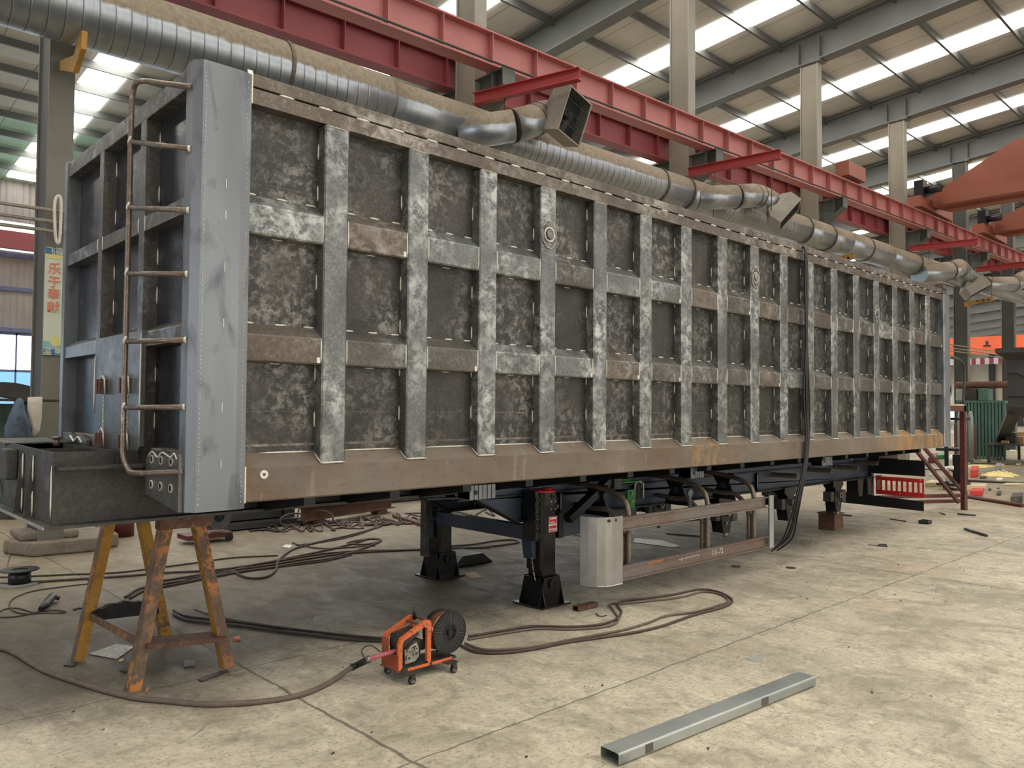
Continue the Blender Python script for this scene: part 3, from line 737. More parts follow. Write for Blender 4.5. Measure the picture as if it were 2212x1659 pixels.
# rails
mb = MB('rail'); mb.box(2.0, 13.72, 4.4, 4.5, 3.545, 3.622); mb.build('top_rail', T, .006)
mb = MB('rail'); mb.box(2.0, 13.62, 4.4, 4.5, 3.443, 3.534); mb.use('weld')
x = 2.2
while x < 13.5:
    mb.bead((x, 4.401, 3.538), (x+.10, 4.401, 3.538), .008); x += .265+rnd.random()*.03
mb.prism([(4.395, 3.44), (4.395, 3.615), (4.41, 3.64), (4.42, 3.44)], 'x', 2.0, 2.03)
mb.build('lower_top_rail', T)
mb = MB('rail'); mb.box(2.0, 13.72, TY1-.1, TY1, 3.443, 3.622); mb.build('top_rail', T, .006)
mb = MB('lowrail'); mb.prism([(PN+.05, 1.09), (4.41, 1.09), (4.4, 1.10), (4.4, 1.29), (4.408, 1.298), (PN, 1.374), (PN+.05, 1.374)], 'x', 2.02, 13.62)
mb.use('weld'); xs = [2.03]+px+[13.6]
for a_, b_ in zip(xs[:-1], xs[1:]): mb.bead((a_+.11, PN-.008, 1.372), (b_-.11, PN-.008, 1.372), .006)
mb.box(2.018, 2.03, 4.393, 4.41, 1.09, 1.30)
mb.disc_ring((2.14, 4.397, 1.25), (0, 1, 0), .01, .026, .012, 14)
mb.build('bottom_rail', T)
mb = MB('lowrail').box(2.02, 13.62, TY1-.1, TY1, 1.09, 1.35); mb.build('bottom_rail', T)
# front corner post: folded plate
mb = MB('corner'); mb.prism([(1.69, 4.52), (1.69, 4.425), (1.73, 4.378), (1.955, 4.372), (2.02, 4.39), (2.02, 4.5), (1.80, 4.52)], 'z', 1.06, 3.605)
mb.use('weld')
for xx_, stp in ((1.742, .018), (1.992, .022)):
    z = 1.1
    while z < 3.55: mb.box(xx_-.0015, xx_+.0015, 4.3695 if xx_ < 1.9 else 4.3785, 4.385, z, z+.007); z += stp+rnd.random()*.015
for z in (1.3, 1.62, 2.1, 2.42, 2.72, 2.9): mb.box(1.868, 1.872, 4.3715, 4.38, z, z+.05)
mb.build('corner_post', T)
mb = MB('corner'); mb.prism([(1.69, 6.98), (1.69, 7.06), (1.74, 7.115), (2.02, 7.115), (2.02, 7.0)], 'z', 1.06, 3.60); mb.build('corner_post', T)
mb = MB('corner'); mb.prism([(13.62, 4.5), (13.62, 4.39), (13.64, 4.37), (13.86, 4.37), (13.87, 4.39), (13.87, 4.5)], 'z', 1.10, 3.53)
mb.use('weld').bead((13.62, 4.388, 1.12), (13.62, 4.388, 1.35), .006); r_ = mb.build('rear_post', T)
mb = MB('rail').box(13.62, 13.8, 4.39, 4.5, 3.53, 3.70); mb.use('void').cyl((13.67, 4.386, 3.63), (13.67, 4.40, 3.62), .02, 10); mb.cyl((13.75, 4.386, 3.62), (13.75, 4.40, 3.62), .02, 10); mb.build('lifting_lug', r_)
mb = MB('panel').box(13.80, 13.88, 4.5, TY1, 1.15, 3.5); mb.build('tailgate', T)
mb = MB('corner').cyl((13.93, 4.40, 2.02), (13.93, 4.43, 2.02), .13, 18); mb.box(13.84, 13.99, 4.40, 4.42, 1.97, 2.06); mb.build('hinge_disc', T)
mb = MB('corner').prism([(13.86, 1.38), (13.96, 1.36), (14.0, 1.42), (13.93, 1.52), (13.86, 1.5)], 'y', 4.40, 4.425); mb.build('latch', T)
# headboard: sheet and ribs facing forward
FX = 1.70
MB('front').box(1.79, 1.80, 4.5, 7.0, 1.13, 3.58).build('headboard_sheet', T)
mb = MB('frontrib'); mb.box(FX, 1.80, 4.5, 7.0, 3.475, 3.59); mb.build('head_beam', T, .006)
mb = MB('frontrib').prism([(1.80, 1.37), (FX+.02, 1.37), (FX, 1.35), (FX, 1.12), (1.80, 1.12)], 'y', 4.5, 7.0) if 0 else MB('lowrail')
mb.box(FX, 1.80, 4.5, 5.0, 1.10, 1.395).box(FX, 1.80, 6.15, 7.0, 1.10, 1.44); mb.build('sill_beam', T, .01)
yv = [(5.20, 5.30), (6.07, 6.16)]
for y0, y1 in yv:
    mb = MB('frontrib'); mb.prism([(1.79, y0-.0), (FX, y0), (FX, y1), (1.79, y1)], 'z', 1.2, 3.475)
    mb.use('weld')
    for z in (1.5, 1.8, 2.3, 2.55, 2.95, 3.3):
        mb.bead((1.785, y0-.004, z), (1.785, y0-.004, z+.11), .006); mb.bead((1.785, y1+.004, z), (1.785, y1+.004, z+.11), .006)
    mb.build('headboard_post', T)
for zt_, zb__ in ((2.853, 2.755), (2.115, 2.022)):
    for y0, y1 in ((4.5, 5.2), (5.30, 6.07), (6.16, 7.0)):
        mb = MB('frontrib' if zt_ > 2.5 or y0 < 6 else 'corner'); mb.prism([(1.79, zt_+.05), (FX+.01, zt_), (FX, zt_-.008), (FX, zb__), (1.79, zb__)], 'y', y0, y1)
        mb.use('weld').bead((FX, y0+.01, zb__), (FX, y0+.01, zt_), .005); mb.bead((FX, y1-.01, zb__), (FX, y1-.01, zt_), .005)
        mb.build('headboard_rib', T)
mb = MB('plate'); mb.prism([(5.12, 1.40), (5.12, 2.12), (6.08, 2.12), (6.08, 1.40), (6.0, 1.34), (5.2, 1.34)], 'x', 1.675, 1.70)
mb.use('weld').bead((1.673, 5.13, 1.45), (1.673, 5.13, 2.1), .006); mb.bead((1.673, 6.07, 1.6), (1.673, 6.07, 2.0), .006)
hp = mb.build('hitch_plate', T)
for yy in (5.36, 5.85):
    for zz, hh in ((1.78, .10), (1.42, .085)):
        mb = MB('darkmetal'); mb.cyl((1.672, yy, zz), (1.68, yy, zz), .05, 14)
        mb.use('rusty').box(1.63, 1.676, yy-.045, yy-.022, zz-hh/2, zz+hh/2); mb.box(1.63, 1.676, yy+.015, yy+.04, zz-hh/2, zz+hh/2)
        mb.use('weld').tube([(1.665, yy-.05, zz-.05), (1.66, yy-.045, zz+.05), (1.66, yy, zz+.075), (1.66, yy+.045, zz+.05), (1.665, yy+.05, zz-.05)], .006, 6)
        mb.build('pin_bracket', hp)
    mb = MB('weld'); z = 1.48
    while z < 1.72: mb.box(1.668, 1.676, yy-.008+rnd.random()*.006, yy+.008, z, z+.022); z += .027
    mb.build('weld_line', hp)
for y0, y1, sg in ((4.45, 4.98, 1), (6.2, 6.75, -1)):
    mb = MB('plate')
    if sg > 0: pr = [(4.45, 1.06), (4.45, 1.38), (4.55, 1.40), (4.62, 1.36), (4.72, 1.40), (4.80, 1.35), (4.90, 1.39), (4.98, 1.33), (4.98, 1.12)]
    else: pr = [(6.2, 1.2), (6.2, 1.40), (6.35, 1.44), (6.5, 1.40), (6.6, 1.45), (6.75, 1.42), (6.75, 1.2)]
    mb.prism(pr, 'x', 1.665, 1.69); gp = mb.build('gusset_plate', T)
    if sg > 0:
        for yy in (4.56, 4.72, 4.87):
            for zz in (1.335, 1.185): MB('void').cyl((1.660, yy, zz), (1.666, yy, zz), .020, 6).use('weld').disc_ring((1.662, yy, zz), (1, 0, 0), .020, .026, .006, 10).build('cut_hole', gp)
        MB('weld').tube(smoothpath([(1.66, 4.47, 1.355), (1.66, 4.51, 1.385), (1.66, 4.56, 1.36), (1.66, 4.64, 1.375), (1.66, 4.7, 1.38), (1.66, 4.77, 1.35), (1.66, 4.85, 1.38), (1.66, 4.92, 1.35)], 3), .005, 5).build('weld_line', gp)
    else: MB('weld').tube([(1.66, 6.3, 1.38), (1.66, 6.4, 1.42), (1.66, 6.5, 1.38), (1.66, 6.6, 1.42)], .008, 5).build('weld_line', gp)
# ladder of bent pipe
LX = 1.55
lad = smoothpath([(1.69, 4.44, 3.452), (1.625, 4.71, 3.535), (1.575, 4.85, 3.575), (LX, 4.93, 3.582), (LX, 4.985, 3.555), (LX, 5.012, 3.49), (LX, 5.015, 3.38), (LX, 5.015, 3.2), (LX, 5.02, 2.5), (LX, 5.03, 1.9), (LX, 5.03, 1.45), (LX, 5.02, 1.35), (LX, 4.93, 1.28), (LX, 4.78, 1.262), (1.69, 4.44, 1.285)], 6)
lo = MB('tube').tube(lad, .0165, 12).build('ladder', T)
for zl, zr in ((3.245, 3.10), (2.845, 2.75), (2.445, 2.39), (2.035, 2.02), (1.638, 1.645)):
    mb = MB('tube').tube([(LX, 5.015, zl), (1.69, 4.44, zr)], .0155, 12)
    mb.use('weld').tube([(LX-.004, 5.03, zl-.03), (LX-.012, 5.012, zl), (LX-.004, 5.0, zl+.03)], .008, 6)
    mb.cyl((1.683, 4.45, zr), (1.692, 4.44, zr), .019, 10); mb.build('rung', lo)

# ---- chassis
def S(x, z, y=5.0, Y=5.26):   # rescale a measurement taken on plane y to plane Y (about the camera)
    k = Y/y; return x*k, 1.65+(z-1.65)*k
NY0, NY1 = 5.12, 6.38
mb = MB('neck')   # neck: front transverse plate
mb.prism([(NY0+.03, .96), (NY0-.01, 1.345), (NY0-.02, 1.375), (6.18, 1.39), (6.38, 1.36), (6.38, .96)], 'x', 1.20, 1.212)
mb.use('weld').bead((1.197, 5.13, 1.0), (1.197, 5.13, 1.3), .005); mb.build('front_plate', T)
for y0 in (5.55, 5.82):
    mb = MB('neck').prism([(1.20, .965), (1.145, .965), (1.185, 1.33), (1.20, 1.345)], 'y', y0-.006, y0+.006)
    mb.use('weld').bead((1.192, y0-.012, 1.18), (1.192, y0-.012, 1.34), .006); mb.bead((1.192, y0-.012, .97), (1.192, y0-.012, 1.12), .006)
    mb.build('stiffener_rib', T)
mb = MB('neck').box(1.13, 1.2, 5.98, 6.16, 1.16, 1.36); mb.build('lamp_box', T, .01)
mb = MB('patch'); mb.box(1.193, 1.199, 5.16, 5.24, 1.15, 1.23); mb.build('cardboard_tag', T)
M['patch2'] = None
for y in (NY0+.03, NY1-.03):
    mb = MB('neck'); mb.box(1.21, 4.35, y-.006, y+.006, .96, 1.29)
    mb.box(1.215, 4.35, y-.09 if y < 5.5 else y-.03, y+.03 if y < 5.5 else y+.09, 1.275, 1.292)
    mb.box(1.215, 1.69, y+.03, y+.04, 1.29, 1.375)
    mb.build('neck_beam', T)
mb = MB('neck').box(1.15, 4.5, NY0-.08, NY1+.06, .942, .96); mb.use('zinc').box(1.140, 1.15, NY0-.07, NY1+.06, .943, .959); mb.build('neck_bottom_plate', T)
mb = MB('neck').box(1.55, 1.562, NY0+.03, NY1-.03, 1.1, 1.375).box(1.215, 1.69, 5.75, 5.76, 1.1, 1.37); mb.build('inner_plate', T)
mb = MB('neck').prism([(6.38, 1.30), (6.38, 1.385), (7.2, 1.39), (7.2, 1.30)], 'x', 1.2, 1.62); mb.use('neck').prism([(6.38, .98), (6.46, .98), (7.0, 1.3), (6.85, 1.3)], 'x', 1.2, 1.215)
mb.build('side_arm', T)
mb = MB('tube').tube([(1.45, 6.1, 1.37), (1.45, 6.1, 1.42)], .022, 10); mb.cyl((1.45, 6.1, 1.42), (1.45, 6.1, 1.435), .035, 10); mb.build('pin', T)
# subframe of the body
for y in (4.95, 6.6): MB('black').box(1.9, 4.6, y-.03, y+.03, 1.03, 1.09).build('sub_rail', T)
for y in (5.26, 6.24):
    mb = MB('blackblue'); mb.box(4.3, 12.9, y-.006, y+.006, .86, 1.09); mb.use('black').box(4.3, 12.9, y-.05, y+.03, .85, .865); mb.build('body_runner', T)
    mb = MB('blackblue'); mb.prism([(3.95, 1.03), (3.95, .90), (4.45, .88), (5.0, .62), (6.9, .60), (12.9, .60), (12.9, .85), (4.3, .85)], 'y', y-.006, y+.006)
    mb.use('black')
    path = [(3.95, .90), (4.45, .88), (5.0, .62), (12.9, .60)]
    for (xa, za), (xb, zb_2) in zip(path[:-1], path[1:]): mb.bar((xa, y-.02, za), (xb, y-.02, zb_2), .12, .016)
    mb.build('frame_rail', T)
    mb = MB('black')
    for xx_ in (5.35, 5.6, 6.75, 8.6, 9.3): mb.box(xx_-.006, xx_+.006, y-.05, y, .62, .85); mb.use('weld').bead((xx_-.012, y-.045, .64), (xx_-.012, y-.045, .84), .004).use('black')
    mb.build('web_stiffener', T)
for i_, xx_ in enumerate([2.5+.65*k_ for k_ in range(17)]):
    MB('black').prism([(4.5, 1.10), (4.5, 1.03), (5.2, .92), (6.3, .92), (7.0, 1.03), (7.0, 1.10)], 'x', xx_-.04, xx_+.04).build('cross_member', T)
for xx_ in (5.6, 6.9, 8.4, 9.8, 11.2, 12.6):
    MB('black').box(xx_-.05, xx_+.05, 5.27, 6.23, .62, .84).build('frame_cross_member', T)
# deep toolbox behind the near leg, seen as a blue grey slab
x0, zb_3 = S(5.3, .50); x1, _ = S(6.3, .5)
mb = MB('blackblue').box(5.40, 6.75, 5.2, 5.32, .42, .62); mb.use('black').box(5.5, 5.57, 5.16, 5.36, .42, .66); mb.build('deep_frame_section', T)
# outrigger gussets with holes and twin bent pipes carrying the side guard
for xx_ in (5.85, 7.17, 8.11):
    mb = MB('black').prism([(5.16, .92), (4.86, .92), (4.93, .82), (4.84, .62), (5.16, .62), (5.08, .78)], 'x', xx_+.02, xx_+.035)
    mb.use('blackblue').cyl((xx_+.012, 5.0, .78), (xx_+.02, 5.0, .78), .035, 14)
    mb.build('pipe_gusset', T)
    for zz, yb in ((.90, 4.60), (.69, 4.66)):
        pts = smoothpath([(xx_, 5.24, zz+.02), (xx_, 5.0, zz), (xx_, yb+.18, zz-.04 if zz > .8 else zz), (xx_, yb+.05, zz-.10), (xx_, yb, zz-.22), (xx_, yb, .45), (xx_, yb, .14)], 5)
        MB('tube').tube(pts, .026, 12).build('guard_pipe', T)
# side guard
G = empty('side_guard', (7, 4.5, .1), None, None); G.parent = T; G.location = Vector((7, 4.5, .24))-world(T)
GX0, GX1, GY = 5.62, 8.25, 4.50
for z0, z1 in ((.555, .675), (.108, .235)):
    mb = MB('channel'); zc_ = (z0+z1)/2; h_ = z1-z0
    mb.box(GX0-.02, GX1, GY+.03, GY+.036, z0+.01, z1-.01)
    for zz in (z0, z1-.009): mb.box(GX0-.02, GX1, GY-.015, GY+.036, zz, zz+.009)
    mb.build('guard_rail', G)
mb = MB('zinc').box(GX1, GX1+.10, GY-.018, GY-.012, .10, .69).box(GX1+.094, GX1+.10, GY-.018, GY+.05, .10, .69); mb.build('end_strap', G)
mb = MB('guardend'); pr = [(GX0, GY-.018), (GX0-.15, GY-.02), (GX0-.22, GY-.0), (GX0-.28, GY+.05), (GX0-.31, GY+.12), (GX0-.33, GY+.2)]
pr2 = pr+[(p[0]+.006, p[1]+.006) for p in reversed(pr)]
mb.prism(pr2, 'z', .085, .695); mb.use('weld')
for (xa, ya), (xb, yb) in zip(pr[:3], pr[1:4]): mb.bead((xa, ya-.002, .09), (xb, yb-.002, .09), .006)
mb.use('darkmetal')
for t in (.1, .19): mb.cyl((GX0-t, GY-.024, .665), (GX0-t, GY-.015, .665), .014, 10)
mb.build('guard_end_plate', G)
M['chalk'] = plain('chalk', (214, 214, 208), .9, 0, .03); M['orangechalk'] = plain('orange_mark', (224, 140, 60), .8)
text('chalk_numbers', '11/-72', .085, face_x((7.25, GY+.028, .172)), 'chalk', G, .0008)
mb = MB('chalk')
for (a_, b_) in (((6.55, .175), (6.9, .185)), ((6.6, .15), (6.61, .2)), ((6.68, .155), (6.69, .2)), ((6.78, .16), (6.79, .205)), ((6.86, .19), (6.92, .17))):
    mb.bar((a_[0], GY+.029, a_[1]), (b_[0], GY+.029, b_[1]), .001, .005)
mb.use('orangechalk').bar((6.05, GY+.029, .2), (6.3, GY+.029, .207), .001, .012)
mb.build('chalk_scribble', G)
# ribbed marker brackets under the rail
for x0, x1, y in ((3.93, 4.2, 4.62), (6.9, 7.14, 4.62), (9.85, 10.15, 4.62)):
    mb = MB('corner')
    n = 6
    for k_ in range(n): xa = x0+(x1-x0)*k_/n; mb.box(xa, xa+(x1-x0)/n*.82, y, y+.14, .945, 1.055)
    mb.use('black').box(x0, x1, y+.01, y+.15, .95, 1.05); mb.cyl((x0+.06, y-.004, 1.0), (x0+.06, y+.01, 1.0), .018, 12); mb.build('ribbed_bracket', T)
# landing legs
def leg(cx, cy, near):
    e = empty('landing_leg', (cx, cy, -.14), None, None); e.parent = T; e.location = Vector((cx, cy, 0))-world(T)
    w = .10
    mb = MB('legblack').prism([(cx-w, cy-w+.03), (cx-w+.03, cy-w), (cx+w-.03, cy-w), (cx+w, cy-w+.03), (cx+w, cy+w), (cx-w, cy+w)], 'z', .18, .885 if near else .80); mb.build('outer_tube', e)
    mb = MB('legblack').box(cx-w+.012, cx+w-.012, cy-w+.012, cy+w-.012, .06, .18); mb.build('inner_tube', e)
    z0 = -.13
    mb = MB('legblack').box(cx-.19, cx+.19, cy-.19, cy+.19, -.14, -.125); mb.use('darkmetal').bead((cx-.19, cy-.191, -.128), (cx+.19, cy-.191, -.128), .003); mb.bead((cx-.191, cy-.19, -.128), (cx-.191, cy+.19, -.128), .003).use('legblack')
    for (sx, sy) in ((-1, 0), (1, 0), (0, -1), (0, 1)):
        a_ = .20
        if sy: mb.prism([(cx-.17, -.125), (cx+.17, -.125), (cx+.10, .12), (cx-.10, .12)], 'y', cy+sy*.12, cy+sy*.128)
        else: mb.prism([(cy-.17, -.125), (cy+.17, -.125), (cy+.10, .12), (cy-.10, .12)], 'x', cx+sx*.12, cx+sx*.128)
    mb.cyl((cx, cy-.14, .06), (cx, cy-.12, .06), .04, 16); mb.disc_ring((cx, cy-.142, .06), (0, 1, 0), .024, .042, .01, 18)
    mb.build('foot', e)
    if near:
        mb = MB('redpaint').cyl((cx, cy, .886), (cx, cy, .905), .125, 28); mb.cyl((cx+.03, cy-.03, .905), (cx+.03, cy-.03, .92), .05, 16); mb.build('red_cap', e)
        mb = MB('sticker').box(cx-.02, cx+.09, cy-w-.003, cy-w, .52, .665); mb.use('white')
        for z0, z1, xa, xb in [(q0-.035, q1-.035, q2, q3) for q0, q1, q2, q3 in ((.672, .69, .0, .075), (.64, .65, .0, .06), (.615, .632, -.012, .08), (.575, .588, -.012, .08), (.56, .565, -.012, .08), (.556, .70, -.02, -.014), (.556, .70, .084, .09))]:
            mb.box(cx+xa, cx+xb, cy-w-.0045, cy-w-.003, z0, z1)
        mb.build('sticker', e)
        mb = MB('chain')
        for dx_, dz_ in ((.0, .78), (.055, .78), (.0, .85), (.055, .85)): mb.cyl((cx+dx_+.01, cy-w-.006, dz_-.05), (cx+dx_+.01, cy-w, dz_-.05), .008, 8)
        mb.use('darkmetal').disc_ring((cx+.03, cy-w-.004, .85), (0, 1, 0), .012, .022, .01, 14); mb.cyl((cx+.09, cy-w-.01, .75), (cx+.09, cy-w, .75), .02, 10)
        mb.build('bolts', e)
    mb = MB('black').box(cx-.155, cx-.102, cy-.06, cy+.10, .45 if near else .5, .9); mb.use('darkmetal')
    for k_ in range(5): mb.disc_ring((cx-.13, cy-.065, .5+k_*.08), (0, 1, 0), .012, .024, .012, 10)
    mb.use('blackblue').prism([(cx-.17, .45), (cx-.102, .45), (cx-.102, .28), (cx-.14, .28)], 'y', cy-.02, cy+.10); mb.build('mounting_rail', e)
    return e
lx, lz = 4.88*1.083, 0
L1 = leg(5.235, 5.12, True); L2 = leg(5.27, 6.68, False)
for o in (L1, L2): pass
MB('blackblue').box(5.15, 5.25, 5.2, 6.6, .43, .56).build('leg_brace', T)
mb = MB('neck').prism([(5.02, .1), (5.06, .1), (5.06, .80), (5.02, .80)], 'y', 6.60, 6.70); mb.build('side_plate', T)
mb = MB('black').bar((4.55, 5.35, .95), (5.1, 5.30, .62), .08, .06); mb.build('leg_strut', T); mb = MB('black').bar((5.45, 5.0, .62), (6.1, 5.0, .98), .09, .07); mb.use('neck').box(6.05, 6.16, 4.93, 4.99, .87, 1.03); mb.build('leg_strut', T)
mb = MB('chain'); pts = smoothpath([(5.08, 5.1, .3), (5.1, 5.08, .12), (5.16, 5.06, -.02), (5.2, 5.05, -.06)], 8)
for k_, p in enumerate(pts[:-1]):
    q_ = pts[k_+1]; mb.bar(p, p.lerp(q_, 1.2), .012 if k_ % 2 else .004, .004 if k_ % 2 else .012)
mb.build('hook_chain', T)
# suspension hangers
def hanger(x, yy=5.26, zl=.17, nm='suspension_hanger'):
    mb = MB('black')
    for dy in (-.11, .03):
        pr = [(x-.16, .62), (x+.16, .62), (x+.17, .56), (x+.09, .50), (x+.13, .40), (x+.07, zl), (x-.07, zl), (x-.13, .40), (x-.09, .50), (x-.17, .56)]
        mb.prism(pr, 'y', yy+dy, yy+dy+.012)
    mb.box(x-.05, x+.05, yy-.10, yy+.03, zl, .62)
    mb.use('neck').box(x+.11, x+.23, yy-.12, yy+.02, .30, .48).box(x-.22, x-.12, yy-.10, yy+.02, .33, .47)
    h_ = mb.build(nm, T)
    mb = MB('tube').disc_ring((x, yy-.13, .42), (0, 1, 0), .02, .045, .05, 20); mb.use('chain').disc_ring((x-.02, yy-.115, .29), (0, 1, 0), .008, .02, .02, 12).cyl((x, yy-.09, zl-.05), (x, yy-.09, zl), .025, 10)
    mb.build('pivot_bush', h_)
for x in (8.45, 10.05, 11.5):
    hanger(x); hanger(x, 6.24)
for x in (12.4, 12.75, 13.1):
    mb = MB('neck').prism([(x-.11, .62), (x+.11, .62), (x+.06, .33), (x-.06, .33)], 'y', 5.2, 5.215); mb.build('spring_bracket', T)
for x, z, ye in ((9.75, .80, 4.9), (10.75, .82, 4.9), (11.6, .82, 4.9), (12.3, .86, 4.9), (13.1, .87, 4.9)):
    MB('tube').disc_ring((x, (ye+5.3)/2, z), (0, 1, 0), .018, .032, 5.3-ye, 14).build('fender_tube', T)
for y in (5.26, 6.24):
    MB('black').tube([(7.0, y, .42), (8.45, y, .36)], .03, 8).build('radius_rod', T)
mb = MB('green'); gx, gz = 6.25, .93
mb.box(gx, gx+.30, 5.12, 5.16, gz-.02, gz+.10).box(gx-.0, gx+.42, 5.06, 5.18, gz-.03, gz-.018).box(gx+.22, gx+.34, 5.1, 5.13, .62, .82); mb.use('chain').cyl((gx+.2, 5.10, gz+.06), (gx+.2, 5.12, gz+.06), .02, 8).cyl((gx+.28, 5.085, .78), (gx+.28, 5.1, .78), .015, 8).cyl((gx+.28, 5.085, .70), (gx+.28, 5.1, .70), .015, 8)
mb.build('green_bracket', T)
mb = MB('corner').box(7.02, 7.06, 4.72, 4.74, .58, .76).cyl((7.04, 4.715, .78), (7.04, 4.745, .78), .04, 16); mb.build('tow_eye', T)
mb = MB('darkmetal')
for k_ in range(4): mb.box(6.72+.025*k_, 6.735+.025*k_, 5.18, 5.2, .70, .86)
mb.use('weld').tube([(6.68, 5.17, .68), (6.68, 5.17, .86), (6.74, 5.17, .89), (6.83, 5.17, .86), (6.83, 5.17, .70)], .008, 6); mb.build('vent_slots', T)
# rear: black bolster, perforated red plate, black underrun plate
mb = MB('black').box(12.9, 12.93, 4.44, 5.5, .66, .90); mb.build('rear_bolster', T)
mb = MB('redpaint'); n = 9; RX = 12.9; y0, y1, z0, z1 = 4.45, 5.17, .335, .62
mb.box(RX, RX+.008, y0, y1, z1-.06, z1).box(RX, RX+.008, y0, y1, z0, z0+.07)
for k_ in range(n+1):
    yy = y0+(y1-y0)*k_/n; wd = .016 if 0 < k_ < n else .025
    mb.box(RX, RX+.008, max(y0, yy-wd), min(y1, yy+wd), z0+.07, z1-.06)
mb.use('white').cyl((RX-.003, 4.8, z0+.03), (RX, 4.8, z0+.03), .008, 8).cyl((RX-.003, 4.5, z1-.02), (RX, 4.5, z1-.02), .008, 8)
mb.build('perforated_plate', T)
mb = MB('black').prism([(4.42, .14), (5.7, .16), (5.7, .34), (4.42, .285)], 'x', 12.80, 12.81); mb.build('underrun_plate', T)
mb = MB('black').box(12.81, 12.9, 5.2, 5.6, .16, .9); mb.build('rear_upright', T)
mb = MB('black').box(12.85, 13.6, 5.1, 6.4, .85, 1.09); mb.build('rear_crossbeam', T)
mb = MB('tarp').cyl((12.2, 5.25, .93), (12.2, 5.26, .93), .03, 12); mb.build('marker_lamp', T)

MB.OFF = Vector((0, 0, 0))
# cable bundle over the roof and down the side
cb = empty('cable_bundle', (9.3, 4.3, 1.0), 'black cable bundle hanging over the top rail and down the trailer side', 'cable')
def pj(u, v, y): return P(u, v, 'y', y)
for k_, (da, db) in enumerate(((0, 0), (7, 2), (-5, 3), (3, -2))):
    pts = [pj(1720+da*.3, 528, 4.46), pj(1733+da*.2, 529, 4.42), pj(1740+da*.2, 545, 4.36), pj(1741+da*.5, 620, 4.36), pj(1742+da*.2, 740, 4.36), pj(1741+da, 850, 4.37), pj(1744+da*.6, 940, 4.36), pj(1738+da*.5, 1010, 4.37), pj(1727+da*.8, 1060, 4.40), pj(1716+da, 1110, 4.45), pj(1700+da*1.6, 1160+db, 4.62), pj(1672+da, 1187+db, 4.9)]
    MB('plastic').tube(smoothpath(pts, 5), .012, 8).build('cable', cb)

# ================================================================== things on the floor
def G(u, v, z=0.0): return P(u, v, 'z', z)
def slab(name, pix, h, mat, lab, cat, z=0.002, group=None, bevel=0, lift=None):
    pts = [G(u, v, z) for u, v in pix]
    return MB(mat).prism([(p.x, p.y) for p in pts], 'z', z, z+h).build(name, None, bevel, lab, cat, group)
def cable(name, lab, pix, r, mat='rubber', cat='cable', sub=6, n=8, group=None, wave=0.0, z=None):
    rr = random.Random(len(pix)*7+int(pix[0][0])); pts = []
    for p in pix:
        h = p[2] if len(p) > 2 else 0
        q = G(p[0], p[1], r+.002+h); pts.append(q)
    return MB(mat).tube(smoothpath(pts, sub), r, n).build(name, None, 0, lab, cat, group)
def nozz(v): return v

# ---- trestle
A_, B_, C_ = G(172, 1430), G(292, 1494), G(496, 1442)
D_ = Vector((A_.x+(C_.x-B_.x), A_.y+.08, 0)); TZ = 1.0
tr = empty('trestle', ((A_.x+C_.x)/2, (A_.y+C_.y)/2, 0), 'yellow A-frame trestle with chipped orange paint propping up the trailer neck', 'trestle')
apn = P(398, 1128, 'z', TZ); apn.y = max(apn.y, B_.y+.02); apn = P(398, 1128, 'y', B_.y+.08); apf = P(276, 1122, 'y', A_.y-.02)
topz = 1.06
def angle_leg(foot, top, m_side, m_face):
    """angle iron: one wide face towards -Y, the other flange running back from its -X edge"""
    w = .07; mb = MB(m_face); mb.bar(foot, top, w, .006, up=(0, -1, 0)); mb.use(m_side)
    off = Vector((-w/2, .042, 0)); mb.bar(foot+off, top+off, .006, .084, up=(0, -1, 0))
    return mb
for foot, ap, sx, ms, mf in ((A_, apf, 1, 'yellowb', 'yellow'), (B_, apn, 1, 'yellowb', 'yellowb'), (C_, apn, -1, 'yellow', 'yellowb'), (D_, apf, -1, 'yellow', 'yellow')):
    t_ = Vector((ap.x-sx*.10, ap.y, 1.03)); angle_leg(foot, t_, ms, mf).build('leg', tr)
for ap in (apn, apf): MB('rusty').box(ap.x-.17, ap.x+.17, ap.y-.04, ap.y+.05, .985, 1.05).build('top_bracket', tr)
MB('rusty').box(apn.x-.04, apn.x+.04, apn.y-.08, apf.y+.08, 1.045, 1.078).build('top_beam', tr)
lerp = lambda a, b, t: Vector(a).lerp(Vector(b), t)
Ta, Tb, Tc, Td = [Vector((ap.x-sx*.10, ap.y, 1.03)) for ap, sx in ((apf, 1), (apn, 1), (apn, -1), (apf, -1))]
qa, qb, qc, qd = lerp(A_, Ta, .3), lerp(B_, Tb, .26), lerp(C_, Tc, .2), lerp(D_, Td, .26)
MB('yellowb').bar(qa, qd, .01, .05).build('cross_brace', tr)
MB('yellowb').bar(qa, qb, .01, .05).build('cross_brace', tr)
MB('rusty').bar(qb+Vector((0, .06, 0)), qc+Vector((0, .06, 0)), .20, .03).build('step', tr)
mb = MB('rubber'); n_ = 12
r_pts = []
for i in range(n_+1):
    t = i/n_; p = lerp(qa, qd, .02+t*.9)
    r_pts.append(p)
vs = []; fs = []
for i, p in enumerate(r_pts):
    hh = .03+.05*math.sin(math.pi*i/n_)+.008*math.sin(i*2.3)
    vs += [p+Vector((0, -.07, -.02)), p+Vector((0, -.03, hh)), p+Vector((0, .05, hh*.9)), p+Vector((0, .09, -.03))]
for i in range(n_):
    for j in range(3): fs.append((i*4+j, i*4+j+1, i*4+j+5, i*4+j+4))
fs += [(0, 1, 2, 3), tuple(n_*4+j for j in (3, 2, 1, 0))]
M['rag'] = plain('black_rubber_sheet', (34, 34, 36), .8, 0, .3, 20)
